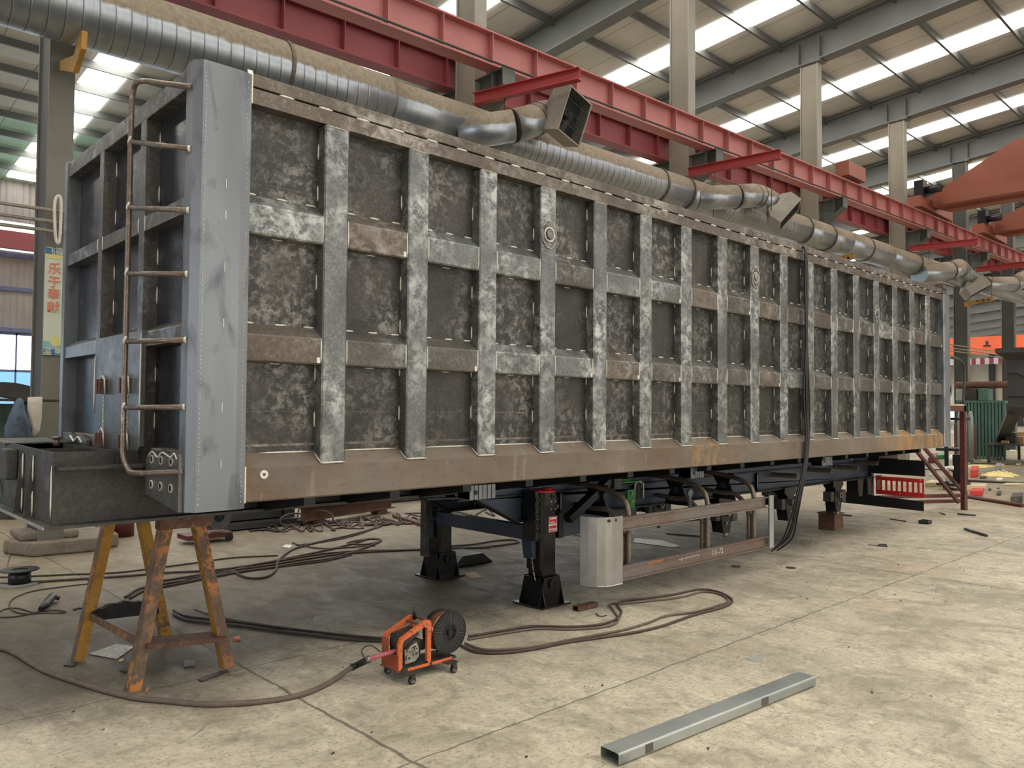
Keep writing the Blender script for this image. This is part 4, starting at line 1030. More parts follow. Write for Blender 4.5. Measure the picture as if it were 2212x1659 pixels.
mb = MB('rag').add(vs, fs+[(i*4+3, i*4, i*4+4, i*4+7) for i in range(n_)]); mb.build('rubber_mat', None, 0, 'black rubber scrap draped over the trestle brace', 'rubber scrap')

# ---- wire feeder
f0, f1, f2 = G(890, 1478), G(980, 1453), G(848, 1456)
YF = f0.y+.075
px_ = lambda u, v, dy=0: P(u, v, 'y', YF+dy)
w_ = .17
WF = empty('wire_feeder', (px_(890, 1440).x, YF+w_/2, 0), 'orange portable welding wire feeder on casters with black wire spool', 'wire feeder')
zb0 = px_(862, 1450).z
def strap(pts, y0, y1, th, mat):
    mb = MB(mat)
    for (a, b) in zip(pts[:-1], pts[1:]):
        mb.bar((a[0], (y0+y1)/2, a[1]), (b[0], (y0+y1)/2, b[1]), y1-y0, th, up=(0, -0.0, 1) if abs(a[0]-b[0]) > .01 else (1, 0, 0))
    return mb
xl, xr, xe = px_(862, 1440).x, px_(925, 1430).x, px_(968, 1412).x
zt_ = px_(922, 1338).z; zm = px_(858, 1387).z
for dy, nm in ((0, 'side_frame'), (w_, 'side_frame')):
    outer = [(xl-.012, zb0-.005), (xl-.012, zm-.02), (xl+.005, zm+.02), (xr-.03, zt_), (xr+.005, zt_-.008), (xr+.014, zt_-.03), (xr+.014, zb0-.005)]
    inner = [(xl+.018, zb0+.02), (xl+.018, zm-.018), (xl+.032, zm+.002), (xr-.045, zt_-.045), (xr-.03, zt_-.045), (xr-.018, zt_-.06), (xr-.018, zb0+.02)]
    n = len(outer); vs = []; fs = []
    for y in (YF+dy-.012, YF+dy+.012):
        vs += [(p[0], y, p[1]) for p in outer]+[(p[0], y, p[1]) for p in inner]
    for i in range(n-1):
        fs += [(i, i+1, n+i+1, n+i), (2*n+i, 3*n+i, 3*n+i+1, 2*n+i+1), (i, 2*n+i, 2*n+i+1, i+1), (n+i, n+i+1, 3*n+i+1, 3*n+i)]
    fs += [(0, n, 3*n, 2*n), (n-1, 3*n-1, 4*n-1, 2*n-1), (0, n, 2*n-1, n-1), (2*n, 3*n-1, 4*n-1, 3*n)][:2]
    MB('orange').add(vs, fs).build('side_frame', WF)
mb = MB('darkmetal').box(xl-.01, xe+.06, YF-.015, YF+w_+.015, zb0-.008, zb0+.006); mb.use('orange').box(xl+.06, xr, YF-.017, YF-.0145, zb0-.010, zb0+.01).box(xr+.02, xe+.02, YF-.017, YF-.0145, zb0-.010, zb0+.01); mb.build('base_plate', WF)
mb = MB('orangein').box(xl-.014, xl-.006, YF-.01, YF+w_+.01, zb0, zb0+.10).box(xl-.014, xl-.006, YF+w_-.06, YF+w_+.01, zb0+.1, zm); mb.build('end_panel', WF)
mb = MB('rusty')
mb.bar((xr-.06, YF, zt_-.03), (xr-.06, YF+w_, zt_-.03), .025, .01); mb.bar((xr-.01, YF, zt_-.008), (xr-.01, YF+w_, zt_-.008), .02, .012); mb.build('top_bar', WF)
mb = MB('darkmetal').box(xl+.03, xr-.03, YF+.05, YF+w_-.02, zb0+.05, zb0+.16); mb.prism([(xl+.02, zm-.02), (xl+.03, zm+.02), (xr-.06, zt_-.06), (xr-.06, zt_-.10), (xl+.02, zm-.06)], 'y', YF+.03, YF+w_-.03)
mb.cyl((xr-.05, YF+.1, zb0+.1), (xr+.03, YF+.1, zb0+.1), .035, 14).cyl((xl+.04, YF+.06, zm+.01), (xl+.04, YF+.1, zm+.02), .014, 10); mb.build('motor', WF)
mb = MB('alu'); ax, az = (xl+xr)/2-.004, zb0+.085
mb.prism([(ax-.052, az-.06), (ax+.03, az-.055), (ax+.058, az-.03), (ax+.056, az+.03), (ax+.03, az+.04), (ax+.0, az+.03), (ax-.055, az+.035)], 'y', YF+.02, YF+.035)
mb.prism([(ax-.045, az+.03), (ax-.02, az+.055), (ax+.03, az+.075), (ax+.045, az+.03), (ax+.03, az+.03), (ax+.02, az+.055), (ax-.01, az+.045), (ax-.025, az+.02)], 'y', YF+.005, YF+.02)
for dx_, dz_, r in ((-.03, -.02, .019), (.028, .0, .019), (-.032, .022, .012), (.0, .016, .012), (.03, .032, .012)):
    mb.cyl((ax+dx_, YF+.006, az+dz_), (ax+dx_, YF+.02, az+dz_), r, 16); mb.use('darkmetal').cyl((ax+dx_, YF+.002, az+dz_), (ax+dx_, YF+.006, az+dz_), r*.45, 10).use('alu')
mb.build('drive_rolls', WF)
mb = MB('plastic').tube([(xr-.03, YF+.12, zt_-.02), (xr-.032, YF+.12, zt_+.03), (xr-.034, YF+.12, zt_+.062)], [.014, .011, .008], 10); mb.build('tension_knob', WF)
sc = px_(971, 1366, -.02); R0 = .139
mb = MB('plastic').disc_ring((sc.x, YF-.02, sc.z), (0, 1, 0), .058, R0, .006, 40); mb.use('spoolface')
for k_ in range(36):
    a = 2*math.pi*k_/36; d_ = Vector((math.cos(a), 0, math.sin(a))); c_ = Vector((sc.x, YF-.0245, sc.z)); mb.bar(c_+d_*.065, c_+d_*(R0-.006), .003, .003, up=(0, 1, 0))
mb.use('plastic').disc_ring((sc.x, YF-.02, sc.z), (0, 1, 0), R0-.003, R0+.003, .012, 40).disc_ring((sc.x, YF-.015, sc.z), (0, 1, 0), .05, .062, .02, 28)
mb.disc_ring((sc.x, YF+.10, sc.z), (0, 1, 0), .03, R0, .006, 40)
sp_ = mb.build('spool', WF)
MB('copper').cyl((sc.x, YF-.014, sc.z), (sc.x, YF+.094, sc.z), .122, 40).build('wire_winding', sp_)
mb = MB('plastic').cyl((sc.x, YF-.016, sc.z), (sc.x, YF-.012, sc.z), .056, 24).cyl((sc.x, YF-.04, sc.z), (sc.x, YF-.012, sc.z), .02, 16).bar((sc.x+.012, YF-.038, sc.z-.02), (sc.x+.005, YF-.042, sc.z+.045), .006, .006)
for k_ in range(3):
    a = 2*math.pi*k_/3+.5; mb.cyl((sc.x+.038*math.cos(a), YF-.02, sc.z+.038*math.sin(a)), (sc.x+.038*math.cos(a), YF-.012, sc.z+.038*math.sin(a)), .006, 8)
mb.build('spool_hub', sp_)
mb = MB('rusty').bar((sc.x, YF+.1, zb0), (sc.x, YF+.1, sc.z), .03, .01, up=(0, 1, 0)).cyl((sc.x, YF+.1, sc.z), (sc.x, YF, sc.z), .012, 10); mb.build('spool_arm', WF)
for f, ex in ((f0, 1), (f1, 1), (Vector((f0.x-.0, YF+w_+.03, 0)), 0), (Vector((f1.x-.0, YF+w_+.03, 0)), 0)):
    y = f.y+.0; e_ = MB('darkmetal').box(f.x-.05, f.x+.04, y-.0 if ex else y-.04, YF+.03 if ex else y+.02, zb0-.014, zb0-.008)
    e_.prism([(f.x-.018, zb0-.014), (f.x+.018, zb0-.014), (f.x+.012, .028), (f.x-.008, .028)], 'y', y-.016, y+.016)
    w_e = e_.build('caster', WF)
    mb = MB('plastic').disc_ring((f.x, y, .0255), (0, 1, 0), .016, .0255, .02, 22); mb.use('alu').disc_ring((f.x, y-.004, .0255), (0, 1, 0), .011, .016, .018, 18).cyl((f.x, y-.016, .0255), (f.x, y, .0255), .006, 10); mb.build('wheel', w_e)
h0, h1 = px_(853, 1406, .04), px_(797, 1424, .02)
mb = MB('pink').tube([h0, h0.lerp(h1, .5), h1], [.015, .014, .017], 14); mb.use('alu').cyl(h1, h1+(h1-h0)*.06, .015, 12); mb.build('torch_connector', WF)
mb = MB('rubber').tube(smoothpath([px_(845, 1428, .0), px_(806, 1424, .0), px_(800, 1436, .0), px_(806, 1444, -.0)], 5), .005, 6) if 0 else MB('rubber').tube(smoothpath([px_(822, 1408, .05), px_(800, 1394, .05), px_(782, 1404, .04), px_(786, 1420, .03)], 6), .0045, 7); mb.build('control_wire', WF)
# big hose from the feeder across the foreground
hz = [h1+(h1-h0)*.04]
pts = [h1, P(778, 1433, 'z', .09), P(752, 1447, 'z', .05)]+[G(u, v, .018) for u, v in ((715, 1472), (680, 1490), (640, 1503), (590, 1512), (520, 1519), (440, 1521), (360, 1514), (290, 1507), (220, 1490), (150, 1468), (95, 1448), (60, 1428), (30, 1410), (-10, 1398), (-120, 1390))]
mb = MB('rubberb').tube(smoothpath(pts, 6), .0165, 12); mb.build('welding_hose', None, 0, 'thick grey welding hose curving across the foreground from the orange feeder', 'hose')
mb = MB('plastic'); sp = smoothpath([h1, P(778, 1433, 'z', .09), P(758, 1443, 'z', .055)], 9)
for a, b in zip(sp[:-1], sp[1:]): mb.disc_ring(a.lerp(b, .5), (b-a), .017, .022, .007, 12)
mb.build('strain_relief_spring', WF)

# ---- galvanised box tube
a, b = G(1337, 1657), G(1762, 1483); h_ = .062
c = P(1295, 1612, 'z', h_); d_ = (b-a).normalized(); sd = Vector((-d_.y, d_.x, 0)); wdt = abs((c-a).dot(sd))
c0 = a; vs = []
def ring(o, ins, zz0, zz1): return [o+sd*ins+Vector((0, 0, zz0)), o+sd*(wdt-ins)+Vector((0, 0, zz0)), o+sd*(wdt-ins)+Vector((0, 0, zz1)), o+sd*ins+Vector((0, 0, zz1))]
def bev(o, ins, z0, z1, r):
    out = []
    for cx_, cz_, a0 in ((wdt-ins-r, z0+r, -90), (wdt-ins-r, z1-r, 0), (ins+r, z1-r, 90), (ins+r, z0+r, 180)):
        for k_ in range(4):
            an = math.radians(a0+30*k_); out.append(o+sd*(cx_+r*math.cos(an))+Vector((0, 0, cz_+r*math.sin(an))))
    return out
t_ = .003; z0 = .003
o0 = bev(a, 0, z0, z0+h_, .010); o1 = bev(b, 0, z0, z0+h_, .010); i0 = bev(a, t_, z0+t_, z0+h_-t_, .008); i1 = bev(b, t_, z0+t_, z0+h_-t_, .008)
vs = o0+o1+i0+i1; n = 16; fs = []
for i in range(n):
    j = (i+1) % n; fs += [(i, j, n+j, n+i), (2*n+j, 2*n+i, 3*n+i, 3*n+j), (i, 2*n+i, 2*n+j, j), (n+i, n+j, 3*n+j, 3*n+i)]
mb = MB('zinc').add(vs, fs); L_ = (b-a).length
bt = mb.build('box_tube', None, 0, 'long galvanised rectangular steel tube lying in the right foreground', 'steel tube')
for u0, u1 in ((1394, 1411), (1645, 1660)):
    ta = (P(u0, 1620, 'y', a.y).x-a.x); q0 = (u0-1337)/425; q1 = (u1-1337)/425
    # perspective-correct position along the tube
    def along(u):
        lo, hi = 0.0, L_
        for _ in range(30):
            m_ = (lo+hi)/2; p = a+d_*m_; dd = p-CAM; uu = 1106+F_PX*dd.dot(RR)/dd.dot(_F)
            if uu < u: lo = m_
            else: hi = m_
        return lo
    s0, s1 = along(u0), along(u1); p0, p1 = a+d_*s0-sd*.0006, a+d_*s1-sd*.0006
    MB('patch').add([p0+Vector((0, 0, .012)), p1+Vector((0, 0, .012)), p1+Vector((0, 0, .058)), p0+Vector((0, 0, .058)), p0+sd*.0006+Vector((0, 0, .012)), p1+sd*.0006+Vector((0, 0, .012)), p1+sd*.0006+Vector((0, 0, .058)), p0+sd*.0006+Vector((0, 0, .058))], [(0, 1, 2, 3), (0, 4, 5, 1), (3, 2, 6, 7), (0, 3, 7, 4), (1, 5, 6, 2)]).build('primer_mark', bt)

# ---- cables in front of the legs
L = [(1012, 1375), (1090, 1362), (1150, 1353), (1230, 1354), (1290, 1350), (1330, 1338), (1342, 1322), (1335, 1308), (1345, 1298), (1400, 1292), (1460, 1283), (1510, 1273), (1550, 1278), (1578, 1292), (1580, 1302), (1560, 1312), (1500, 1328), (1430, 1352), (1370, 1366), (1290, 1378), (1220, 1388), (1150, 1402), (1085, 1410), (1030, 1408), (1000, 1396), (985, 1385)]
cable('welding_cable', 'brown welding cable looping right from the feeder spool, outer strand', L, .011, 'rubber2')
cable('welding_cable', 'grey brown welding cable looping beside the spool, inner strand', [(1010, 1381), (1100, 1366), (1160, 1358), (1240, 1359), (1310, 1353), (1336, 1340), (1325, 1318), (1318, 1305), (1350, 1303), (1410, 1297), (1470, 1290), (1520, 1278), (1560, 1285), (1572, 1299), (1550, 1308), (1500, 1322), (1440, 1330), (1400, 1345), (1340, 1362), (1240, 1380), (1160, 1396), (1090, 1403), (1040, 1402), (1005, 1390)], .010, 'rubberb')
cable('cable_end', 'short hooked cable end beside the cut steel box piece', [(1288, 1325), (1292, 1330), (1302, 1331), (1310, 1329)], .005)
for k_, (dv, lab) in enumerate(((0, 'upper'), (8, 'lower'))):
    cable('welding_cable', '%s dark cable running from the trestle to the orange wire feeder' % lab, [(375, 1318+dv), (400, 1330+dv), (450, 1337+dv), (520, 1344+dv), (600, 1355+dv), (680, 1365+dv), (760, 1374+dv), (830, 1380+dv*.5)], .012, 'rubber')
cable('thin_cable', 'thin cable curving under the trestle brace to the floor joint', [(420, 1316), (450, 1326), (500, 1338), (560, 1347), (620, 1359)], .005, 'rubber')
# bundle under the trailer behind
K = [((-20, 1262), (60, 1258), (150, 1252), (260, 1245), (360, 1237), (470, 1231), (560, 1218), (640, 1205), (700, 1196), (780, 1190), (870, 1188), (960, 1185), (1060, 1182)),
     ((330, 1257), (380, 1250), (440, 1240), (500, 1232), (560, 1224), (620, 1214), (690, 1203), (740, 1196), (800, 1192), (880, 1188), (950, 1187)),
     ((270, 1290), (300, 1272), (350, 1262), (400, 1254), (470, 1244), (520, 1235), (580, 1226), (650, 1215), (720, 1205), (780, 1186), (815, 1172), (823, 1166), (800, 1164), (760, 1170), (752, 1174), (790, 1176), (818, 1170)),
     ((280, 1292), (310, 1276), (360, 1266), (420, 1254), (480, 1240), (540, 1222), (600, 1210), (680, 1194), (740, 1180), (790, 1166)),
     ((505, 1234), (520, 1243), (545, 1249), (575, 1246), (595, 1232), (602, 1210), (630, 1188), (660, 1178), (700, 1168), (760, 1155), (810, 1140), (825, 1136)),
     ((640, 1178), (700, 1170), (760, 1158), (820, 1138)),
     ((632, 1172), (650, 1178), (700, 1185), (760, 1182), (810, 1178)),
     ((400, 1250), (480, 1238), (560, 1230), (620, 1222), (700, 1212), (760, 1198)),
     ((0, 1247), (80, 1244), (170, 1240), (250, 1237), (330, 1228), (420, 1216), (500, 1205), (600, 1200))]
D8 = ['long dark cable crossing the floor from the left edge past the trestle', 'second long cable just below the main strand behind the trestle', 'cable doubled back in a flat loop behind the far landing leg',
      'cable rising from the knot behind the trestle to the coil', 'thin cable with a low sagging loop in the middle of the floor', 'straight dark cable ending at the hooked knot', 'short cable crossing over the knot left of the leg',
      'cable parallel and close below the long dark strand', 'thin cable from left edge behind the white spool']
for pts, lab in zip(K, D8): cable('floor_cable', lab, pts, .012 if len(pts) > 9 else .009, 'rubber2' if len(pts) % 2 else 'rubber')
cable('floor_cable', 'cable pair running toward the rear behind the landing legs', [(960, 1180), (1020, 1176), (1070, 1168), (1110, 1166), (1118, 1172), (1060, 1180), (1000, 1184)], .012, 'rubber2')
rr = random.Random(11)
for k_ in range(13):
    u0 = 540+k_*32; v0 = 1146-k_*2.2; pts = []
    for j in range(11): pts.append((u0+rr.uniform(-20, 20)+j*14, v0+rr.uniform(-13, 12)-j*1.2))
    cable('tangled_cable', 'one of the tangled dark cables heaped on the floor behind the trailer', pts, (.011 if k_ % 2 else .014), ('rubber', 'rubberb', 'rubber2')[k_ % 3], group='tangled cables behind the trailer')
for k_, (cu, cv, ru, rv) in enumerate(((665, 1112, 22, 30), (640, 1125, 35, 20), (690, 1120, 30, 22), (755, 1098, 28, 24), (830, 1130, 26, 10), (1050, 1092, 30, 9), (1010, 1095, 22, 8))):
    base = G(cu, cv+rv*.6)
    pts = []
    for j in range(14):
        a = 2*math.pi*j/13; pts.append(P(cu+ru*math.cos(a), cv+rv*math.sin(a)*.8, 'y', base.y+.1*math.sin(a*.5)))
    for p in pts: p.z = max(p.z, .02)
    MB('rubberb').tube(smoothpath(pts, 3), .013, 7).build('cable_coil', None, 0, 'one of the standing loops of dark cable behind the trailer', 'cable', 'cable loops behind the trailer')

# ---- small things, left
s0 = G(42, 1262); mb = MB('plastic').cyl((s0.x, s0.y, .012), (s0.x, s0.y, .14), .10, 28); mb.disc_ring((s0.x, s0.y, .145), (0, 0, 1), .07, .17, .01, 36)
mb.use('cyl').disc_ring((s0.x, s0.y, .008), (0, 0, 1), .02, .17, .01, 36); mb.build('empty_spool', None, 0, 'empty black plastic wire spool standing on the floor at the left edge', 'spool')
g0, g1 = G(88, 1316, .03), G(112, 1290, .05)
mb = MB('plastic').tube([g0, g0.lerp(g1, .4), g0.lerp(g1, .7), g1, g1+(g1-g0)*.12], [.022, .032, .034, .036, .030], 14); mb.use('darkmetal').cyl(g1+Vector((.02, 0, 0)), g1+Vector((.06, 0, -.02)), .02, 12)
mb.build('angle_grinder', None, 0, 'dark grinder body lying on the floor left of the trestle', 'power tool')
cable('cord', 'thin black cord looping from the grinder to the left', [(200, 1260), (130, 1268), (70, 1277), (30, 1292), (20, 1308), (30, 1320), (60, 1326), (95, 1320), (108, 1308), (100, 1302), (85, 1312)], .006, 'rubber')
cable('cord', 'thin black cord coil in front of the grinder', [(-15, 1334), (40, 1331), (80, 1322), (120, 1318), (142, 1322), (110, 1324), (70, 1322), (40, 1314), (10, 1316), (-15, 1330)], .006, 'rubber')
cable('cord', 'thin pale cord dropping from the plinth to the empty spool', [(25, 1172), (17, 1180), (21, 1195), (18, 1215), (16, 1228)], .006, 'rubberb')
slab('tread_plate', [(192, 1414), (252, 1392), (290, 1398), (252, 1425)], .006, 'tread', 'square of pale tread plate under the trestle', 'steel plate')
slab('tread_plate', [(1368, 1172), (1372, 1163), (1430, 1168), (1470, 1180), (1455, 1183)], .006, 'tread', 'strip of tread plate on the floor behind the side guard', 'steel plate')
slab('foot_shim', [(137, 1439), (145, 1426), (169, 1426), (160, 1441)], .008, 'neck', 'small steel shim beside the left trestle foot', 'steel scrap')
slab('steel_strip', [(428, 1470), (436, 1464), (490, 1448), (494, 1452), (437, 1473)], .008, 'neck', 'flat steel strip in front of the right trestle foot', 'steel scrap')
slab('steel_scrap', [(398, 1432), (402, 1428), (422, 1428), (420, 1441), (398, 1443)], .01, 'neck', 'small dark square of steel on the shaded floor inside the trestle', 'steel scrap')
slab('steel_disc', [(258, 1450), (264, 1446), (276, 1446), (280, 1450), (272, 1453)], .006, 'neck', 'small dark disc on the floor between trestle legs', 'steel scrap')
slab('wood_chip', [(504, 1381), (517, 1377), (519, 1384), (505, 1384)], .015, 'orange', 'orange chip on the floor right of the trestle', 'scrap')
slab('brass_scrap', [(314, 1493), (318, 1486), (322, 1487), (318, 1501)], .008, 'copper', 'tiny copper coloured scrap by the front trestle foot', 'scrap')
slab('steel_angle', [(157, 1317), (170, 1312), (183, 1314), (182, 1316), (171, 1315), (160, 1319)], .01, 'rubber', 'bent black strip on the floor left of the trestle', 'scrap')
slab('white_packet', [(609, 1183), (618, 1178), (632, 1179), (626, 1185)], .012, 'white', 'small white packet lying behind the trailer cables', 'packet')
slab('yellow_scrap', [(255, 1428), (264, 1424), (268, 1426), (260, 1430)], .006, 'tarp', 'tiny yellow offcut in front of the tread plate square', 'scrap')
slab('paper_scrap', [(732, 1401), (737, 1398), (740, 1400), (735, 1403)], .006, 'tarp', 'tiny yellow offcut left of the wire feeder', 'scrap')
slab('brown_paper', [(1003, 1238), (1025, 1236), (1042, 1247), (1018, 1251)], .003, 'card', 'brown paper sheet beside the far landing leg', 'paper')
a = G(1014, 1218); mb = MB('black').prism([(a.x-.28, 0.002), (a.x-.16, .12), (a.x+.14, .12), (a.x+.3, 0.002)], 'y', a.y-.08, a.y+.3); mb.build('ramp_block', None, .01, 'low black wedge block lying behind the near landing leg', 'block')
p0, p1 = G(1249, 1322, .0), G(1292, 1312, .0)
mb = MB('rusty'); dd = (p1-p0).normalized(); ee = Vector((-dd.y, dd.x, 0))
for o_, w0, w1, zz0, zz1 in ((0, 0, .07, .003, .006), (0, 0, .07, .041, .044), (0, 0, .003, .003, .044), (0, .067, .07, .003, .044)):
    q = [p0+ee*w0, p1+ee*w0, p1+ee*w1, p0+ee*w1]; mb.prism([(p.x, p.y) for p in q], 'z', zz0, zz1)
mb.build('tube_offcut', None, 0, 'short hollow steel box offcut right of the near landing leg foot', 'steel offcut')
a = G(1555, 1170)
# chain heap right of the guard
ch = MB('chain'); c = G(1742, 1174, .012)
for k_ in range(26):
    o_ = Vector((rr.uniform(-.16, .16), rr.uniform(-.10, .10), rr.uniform(0, .03))); ax_ = Vector((rr.uniform(-1, 1), rr.uniform(-1, 1), rr.uniform(-.6, .6))).normalized(); b_ = ax_.orthogonal().normalized()
    lp = [c+o_+ax_*(.022*math.cos(t))+b_*(.012*math.sin(t)) for t in [2*math.pi*j/8 for j in range(8)]]
    ch.tube([Vector((p.x, p.y, max(p.z, .006))) for p in lp], .0035, 5, closed=True)
ch.build('chain', None, 0, 'small heap of steel chain on the floor right of the side guard', 'chain')
def rod(name, p, q, r, mat, lab, cat='steel rod'): a, b = G(p[0], p[1], r+.002), G(q[0], q[1], r+.002); MB(mat).cyl(a, b, r, 10).build(name, None, 0, lab, cat)
rod('steel_rod', (2084, 1142), (2132, 1157), .018, 'neck', 'dark steel rod slanting on the bare floor at right')
rod('steel_rod', (2068, 1110), (2108, 1113), .015, 'neck', 'short dark rod just right of the red stand foot')
rod('wire_offcut', (2030, 1107), (2042, 1112), .01, 'neck', 'tiny wire offcut in front of the red stand')
rod('steel_strip', (1923, 1121), (1957, 1126), .01, 'neck', 'thin strip lying left of the blue tray')
rod('steel_strip', (1800, 1110), (1840, 1114), .012, 'neck', 'thin dark strip right of the rusty support block')
rod('steel_strip', (1440, 1152), (1530, 1160), .012, 'neck', 'dark bar on the floor seen through the side guard')
rod('steel_strip', (1240, 1155), (1300, 1165), .01, 'neck', 'dark bar on the floor behind the bent guard end')
scr = slab('scraper', [(1895, 1180), (1898, 1176), (1915, 1176), (1917, 1182)], .01, 'neck', 'black scraper blade on the floor in front of the trailer rear', 'tool')
a, b = G(1875, 1177, .008), G(1897, 1179, .008); MB('neck').cyl(a, b, .005, 8).build('handle', scr)
mb = MB('neck'); p = G(2000, 1131); mb.box(p.x-.09, p.x+.09, p.y-.06, p.y+.08, .003, .012)
for (x0, x1, y0, y1) in ((-.09, .09, -.06, -.05), (-.09, .09, .07, .08), (-.09, -.08, -.06, .08), (.08, .09, -.06, .08)): mb.box(p.x+x0, p.x+x1, p.y+y0, p.y+y1, .003, .055)
mb.build('tray', None, 0, 'small blue grey tray on the floor in front of the red stand', 'tray')
for (u, v, lab) in ((1708, 1227, 'flat round washer on the floor below the cable bundle'), (1590, 1224, 'dark round lid on the oily floor patch right of the guard'), (1632, 1424, 'blue grey disc stain plate on the bright floor in the foreground')):
    p = G(u, v); MB('neck' if v < 1300 else 'cyl').cyl((p.x, p.y, .001), (p.x, p.y, .006 if v < 1300 else .003), .055, 24).build('disc', None, 0, lab, 'disc')
# support block under the rear hanger
b0 = G(1806, 1146); mb = MB('rusty').box(b0.x-.05, b0.x+.20, b0.y, b0.y+.25, .0, .24).box(b0.x+.20, b0.x+.34, b0.y+.04, b0.y+.2, .0, .19).box(b0.x-.07, b0.x+.23, b0.y-.03, b0.y+.27, .24, .255)
mb.build('support_block', None, .006, 'rust brown steel block standing under a rear hanger', 'block')
mb = MB('neck').box(b0.x-.02, b0.x+.12, b0.y+.03, b0.y+.15, .256, .33); mb.build('jack_head', None, .01, 'dark jack head standing on the rusty support block', 'jack')

# ---- red stand behind the trailer
f = G(2082, 1101); ry = f.y
rs = empty('red_stand', (f.x, ry, 0), 'tall dark red steel stand with diagonal braces behind the trailer rear', 'stand')
zt2 = P(2080, 877, 'y', ry).z
mb = MB('redbeam2'); M['maroon'] = plain('maroon_steel', (92, 42, 40), .5, .1, .2); mb = MB('maroon')
mb.box(f.x-.05, f.x+.05, ry-.04, ry+.04, 0, zt2).build('post', rs)
fx2 = P(2046, 880, 'y', ry).x
MB('maroon').box(fx2-1.0, f.x+.05, ry-.04, ry+.04, zt2-.10, zt2).build('top_bar', rs)
for (ua, va, ub, vb, dy) in ((1975, 968, 2070, 1085, 0.0), (1990, 960, 2078, 1060, .1)):
    a_ = P(ua, va, 'y', ry+dy+.35); b_ = P(ub, vb, 'y', ry+dy); MB('maroon').bar(a_, b_, .05, .05).build('brace', rs)
for va, vb in ((1066, 1070), (1074, 1082)):
    a_ = P(1895, va, 'y', ry+.9); b_ = P(2075, vb, 'y', ry+.02); a_.z = b_.z; MB('maroon').bar(a_, b_, .05, .06).build('base_bar', rs)
mb = MB('maroon').prism([(f.x-.12, .02), (f.x+.04, 0), (f.x+.04, .34), (f.x-.12, .28)], 'y', ry-.052, ry-.042); mb.build('foot_gusset', rs)
tb = MB('wood').box(fx2-1.0, f.x+.02, ry-.02, ry+.8, zt2+.003, zt2+.03); tb.build('stand_top', None, 0, 'pale boards lying on the maroon stand', 'boards')
a_ = P(2053, 772, 'y', 5.0); hoop = [P(2030, 771, 'y', 5.0), P(2055, 772, 'y', 5.0), P(2072, 778, 'y', 5.0), P(2082, 792, 'y', 5.0), P(2083, 812, 'y', 5.0), P(2081, 872, 'y', 5.0)]
MB('neck').tube(smoothpath(hoop, 5), .028, 10).build('hoop', None, 0, 'dark bent pipe hoop beyond the trailer rear post', 'pipe')

# ================================================================== left background
# railing with jacket and cloth by the nearest column
ry_ = 10.3
rl = MB('darkmetal').bar((1.72, ry_, P(60, 864, 'y', ry_).z), (2.75, ry_, P(60, 866, 'y', ry_).z), .03, .03)
rl.bar((1.78, ry_, 0), (1.78, ry_, 1.75), .03, .03); rl.build('clothes_rail', None, 0, 'dark rail in front of the banner column holding clothes', 'rail')
def drape(name, pix, y, mat, lab, cat, seed, depth=.10):
    rr = random.Random(seed); pts = [P(u, v, 'y', y) for u, v in pix]; cx_ = sum(p.x for p in pts)/len(pts); cz_ = sum(p.z for p in pts)/len(pts)
    n = len(pts); vs = []; fs = []
    rings = ((1.0, 0), (.9, .6), (.6, .95), (.25, 1.05))
    for sgn in (-1, 1):
        for (k_, dd) in rings:
            for p in pts: vs.append((cx_+(p.x-cx_)*k_, y+sgn*depth*dd*.5*(1+.35*math.sin(p.x*37+p.z*23+k_*9)), cz_+(p.z-cz_)*k_))
    R = len(rings)
    for sgn in (0, 1):
        b = sgn*R*n
        for r in range(R-1):
            for i in range(n): j = (i+1) % n; fs.append((b+r*n+i, b+r*n+j, b+(r+1)*n+j, b+(r+1)*n+i))
        fs.append(tuple(b+(R-1)*n+i for i in range(n)))
    return MB(mat).add(vs, fs, True).build(name, None, 0, lab, cat)
drape('jacket', [(36, 862), (42, 859), (49, 863), (53, 885), (62, 905), (68, 925), (68, 950), (62, 956), (20, 956), (9, 955), (10, 925), (18, 900), (28, 878)], 10.22, 'denim', 'blue grey work jacket hanging left of the banner column', 'jacket', 1, .2)
drape('cloth', [(60, 858), (92, 857), (91, 880), (90, 905), (86, 930), (78, 941), (70, 940), (69, 925), (63, 905), (58, 885)], 10.2, 'cloth', 'cream cloth hanging beside the jacket at the column', 'cloth', 2, .08)
# large black rolled ring behind
c = P(5, 985, 'y', 15.0); r_ = c.z*0+ (P(5, 825, 'y', 15.0).z-c.z)
mb = MB('neck').disc_ring((c.x, 15.4, c.z), (0, 1, 0), r_*.80, r_, .8, 56); mb.build('rolled_ring', None, 0, 'huge dark rolled steel ring standing behind the jacket', 'steel ring')
mb = MB('cabgreen').box(c.x-2.2, c.x+.75, 15.9, 16.6, 0.02, P(5, 872, 'y', 15.9).z); mb.build('bench', None, 0, 'grey green bench box behind the rolled ring', 'bench')
# stacks of plates and timbers at lower left
for i, (u0, v0, u1, v1, m_, lab) in enumerate(((-60, 1040, 60, 1062, 'neck', 'stack of dark steel plate left of the neck front'), (-60, 1075, 52, 1098, 'wood', 'long plank lying low behind the neck front'), (-60, 1100, 34, 1122, 'neck', 'dark steel channel lying at the left edge'), (15, 1108, 42, 1122, 'zinc', 'short bright plate behind the front plate'))):
    a_ = G(u0, v1); b_ = G(u1, v1); hgt_ = (.10, .08, .12, .09)[i]
    mb = MB(m_).prism([(a_.x, a_.y), (b_.x, b_.y), (b_.x+.1, b_.y+.5), (a_.x+.1, a_.y+.5)], 'z', .003, hgt_)
    mb.build('plate_stack' if i == 0 else ('plank' if i == 1 else 'steel_channel'), None, .004, lab, 'steel plate' if i != 1 else 'plank')
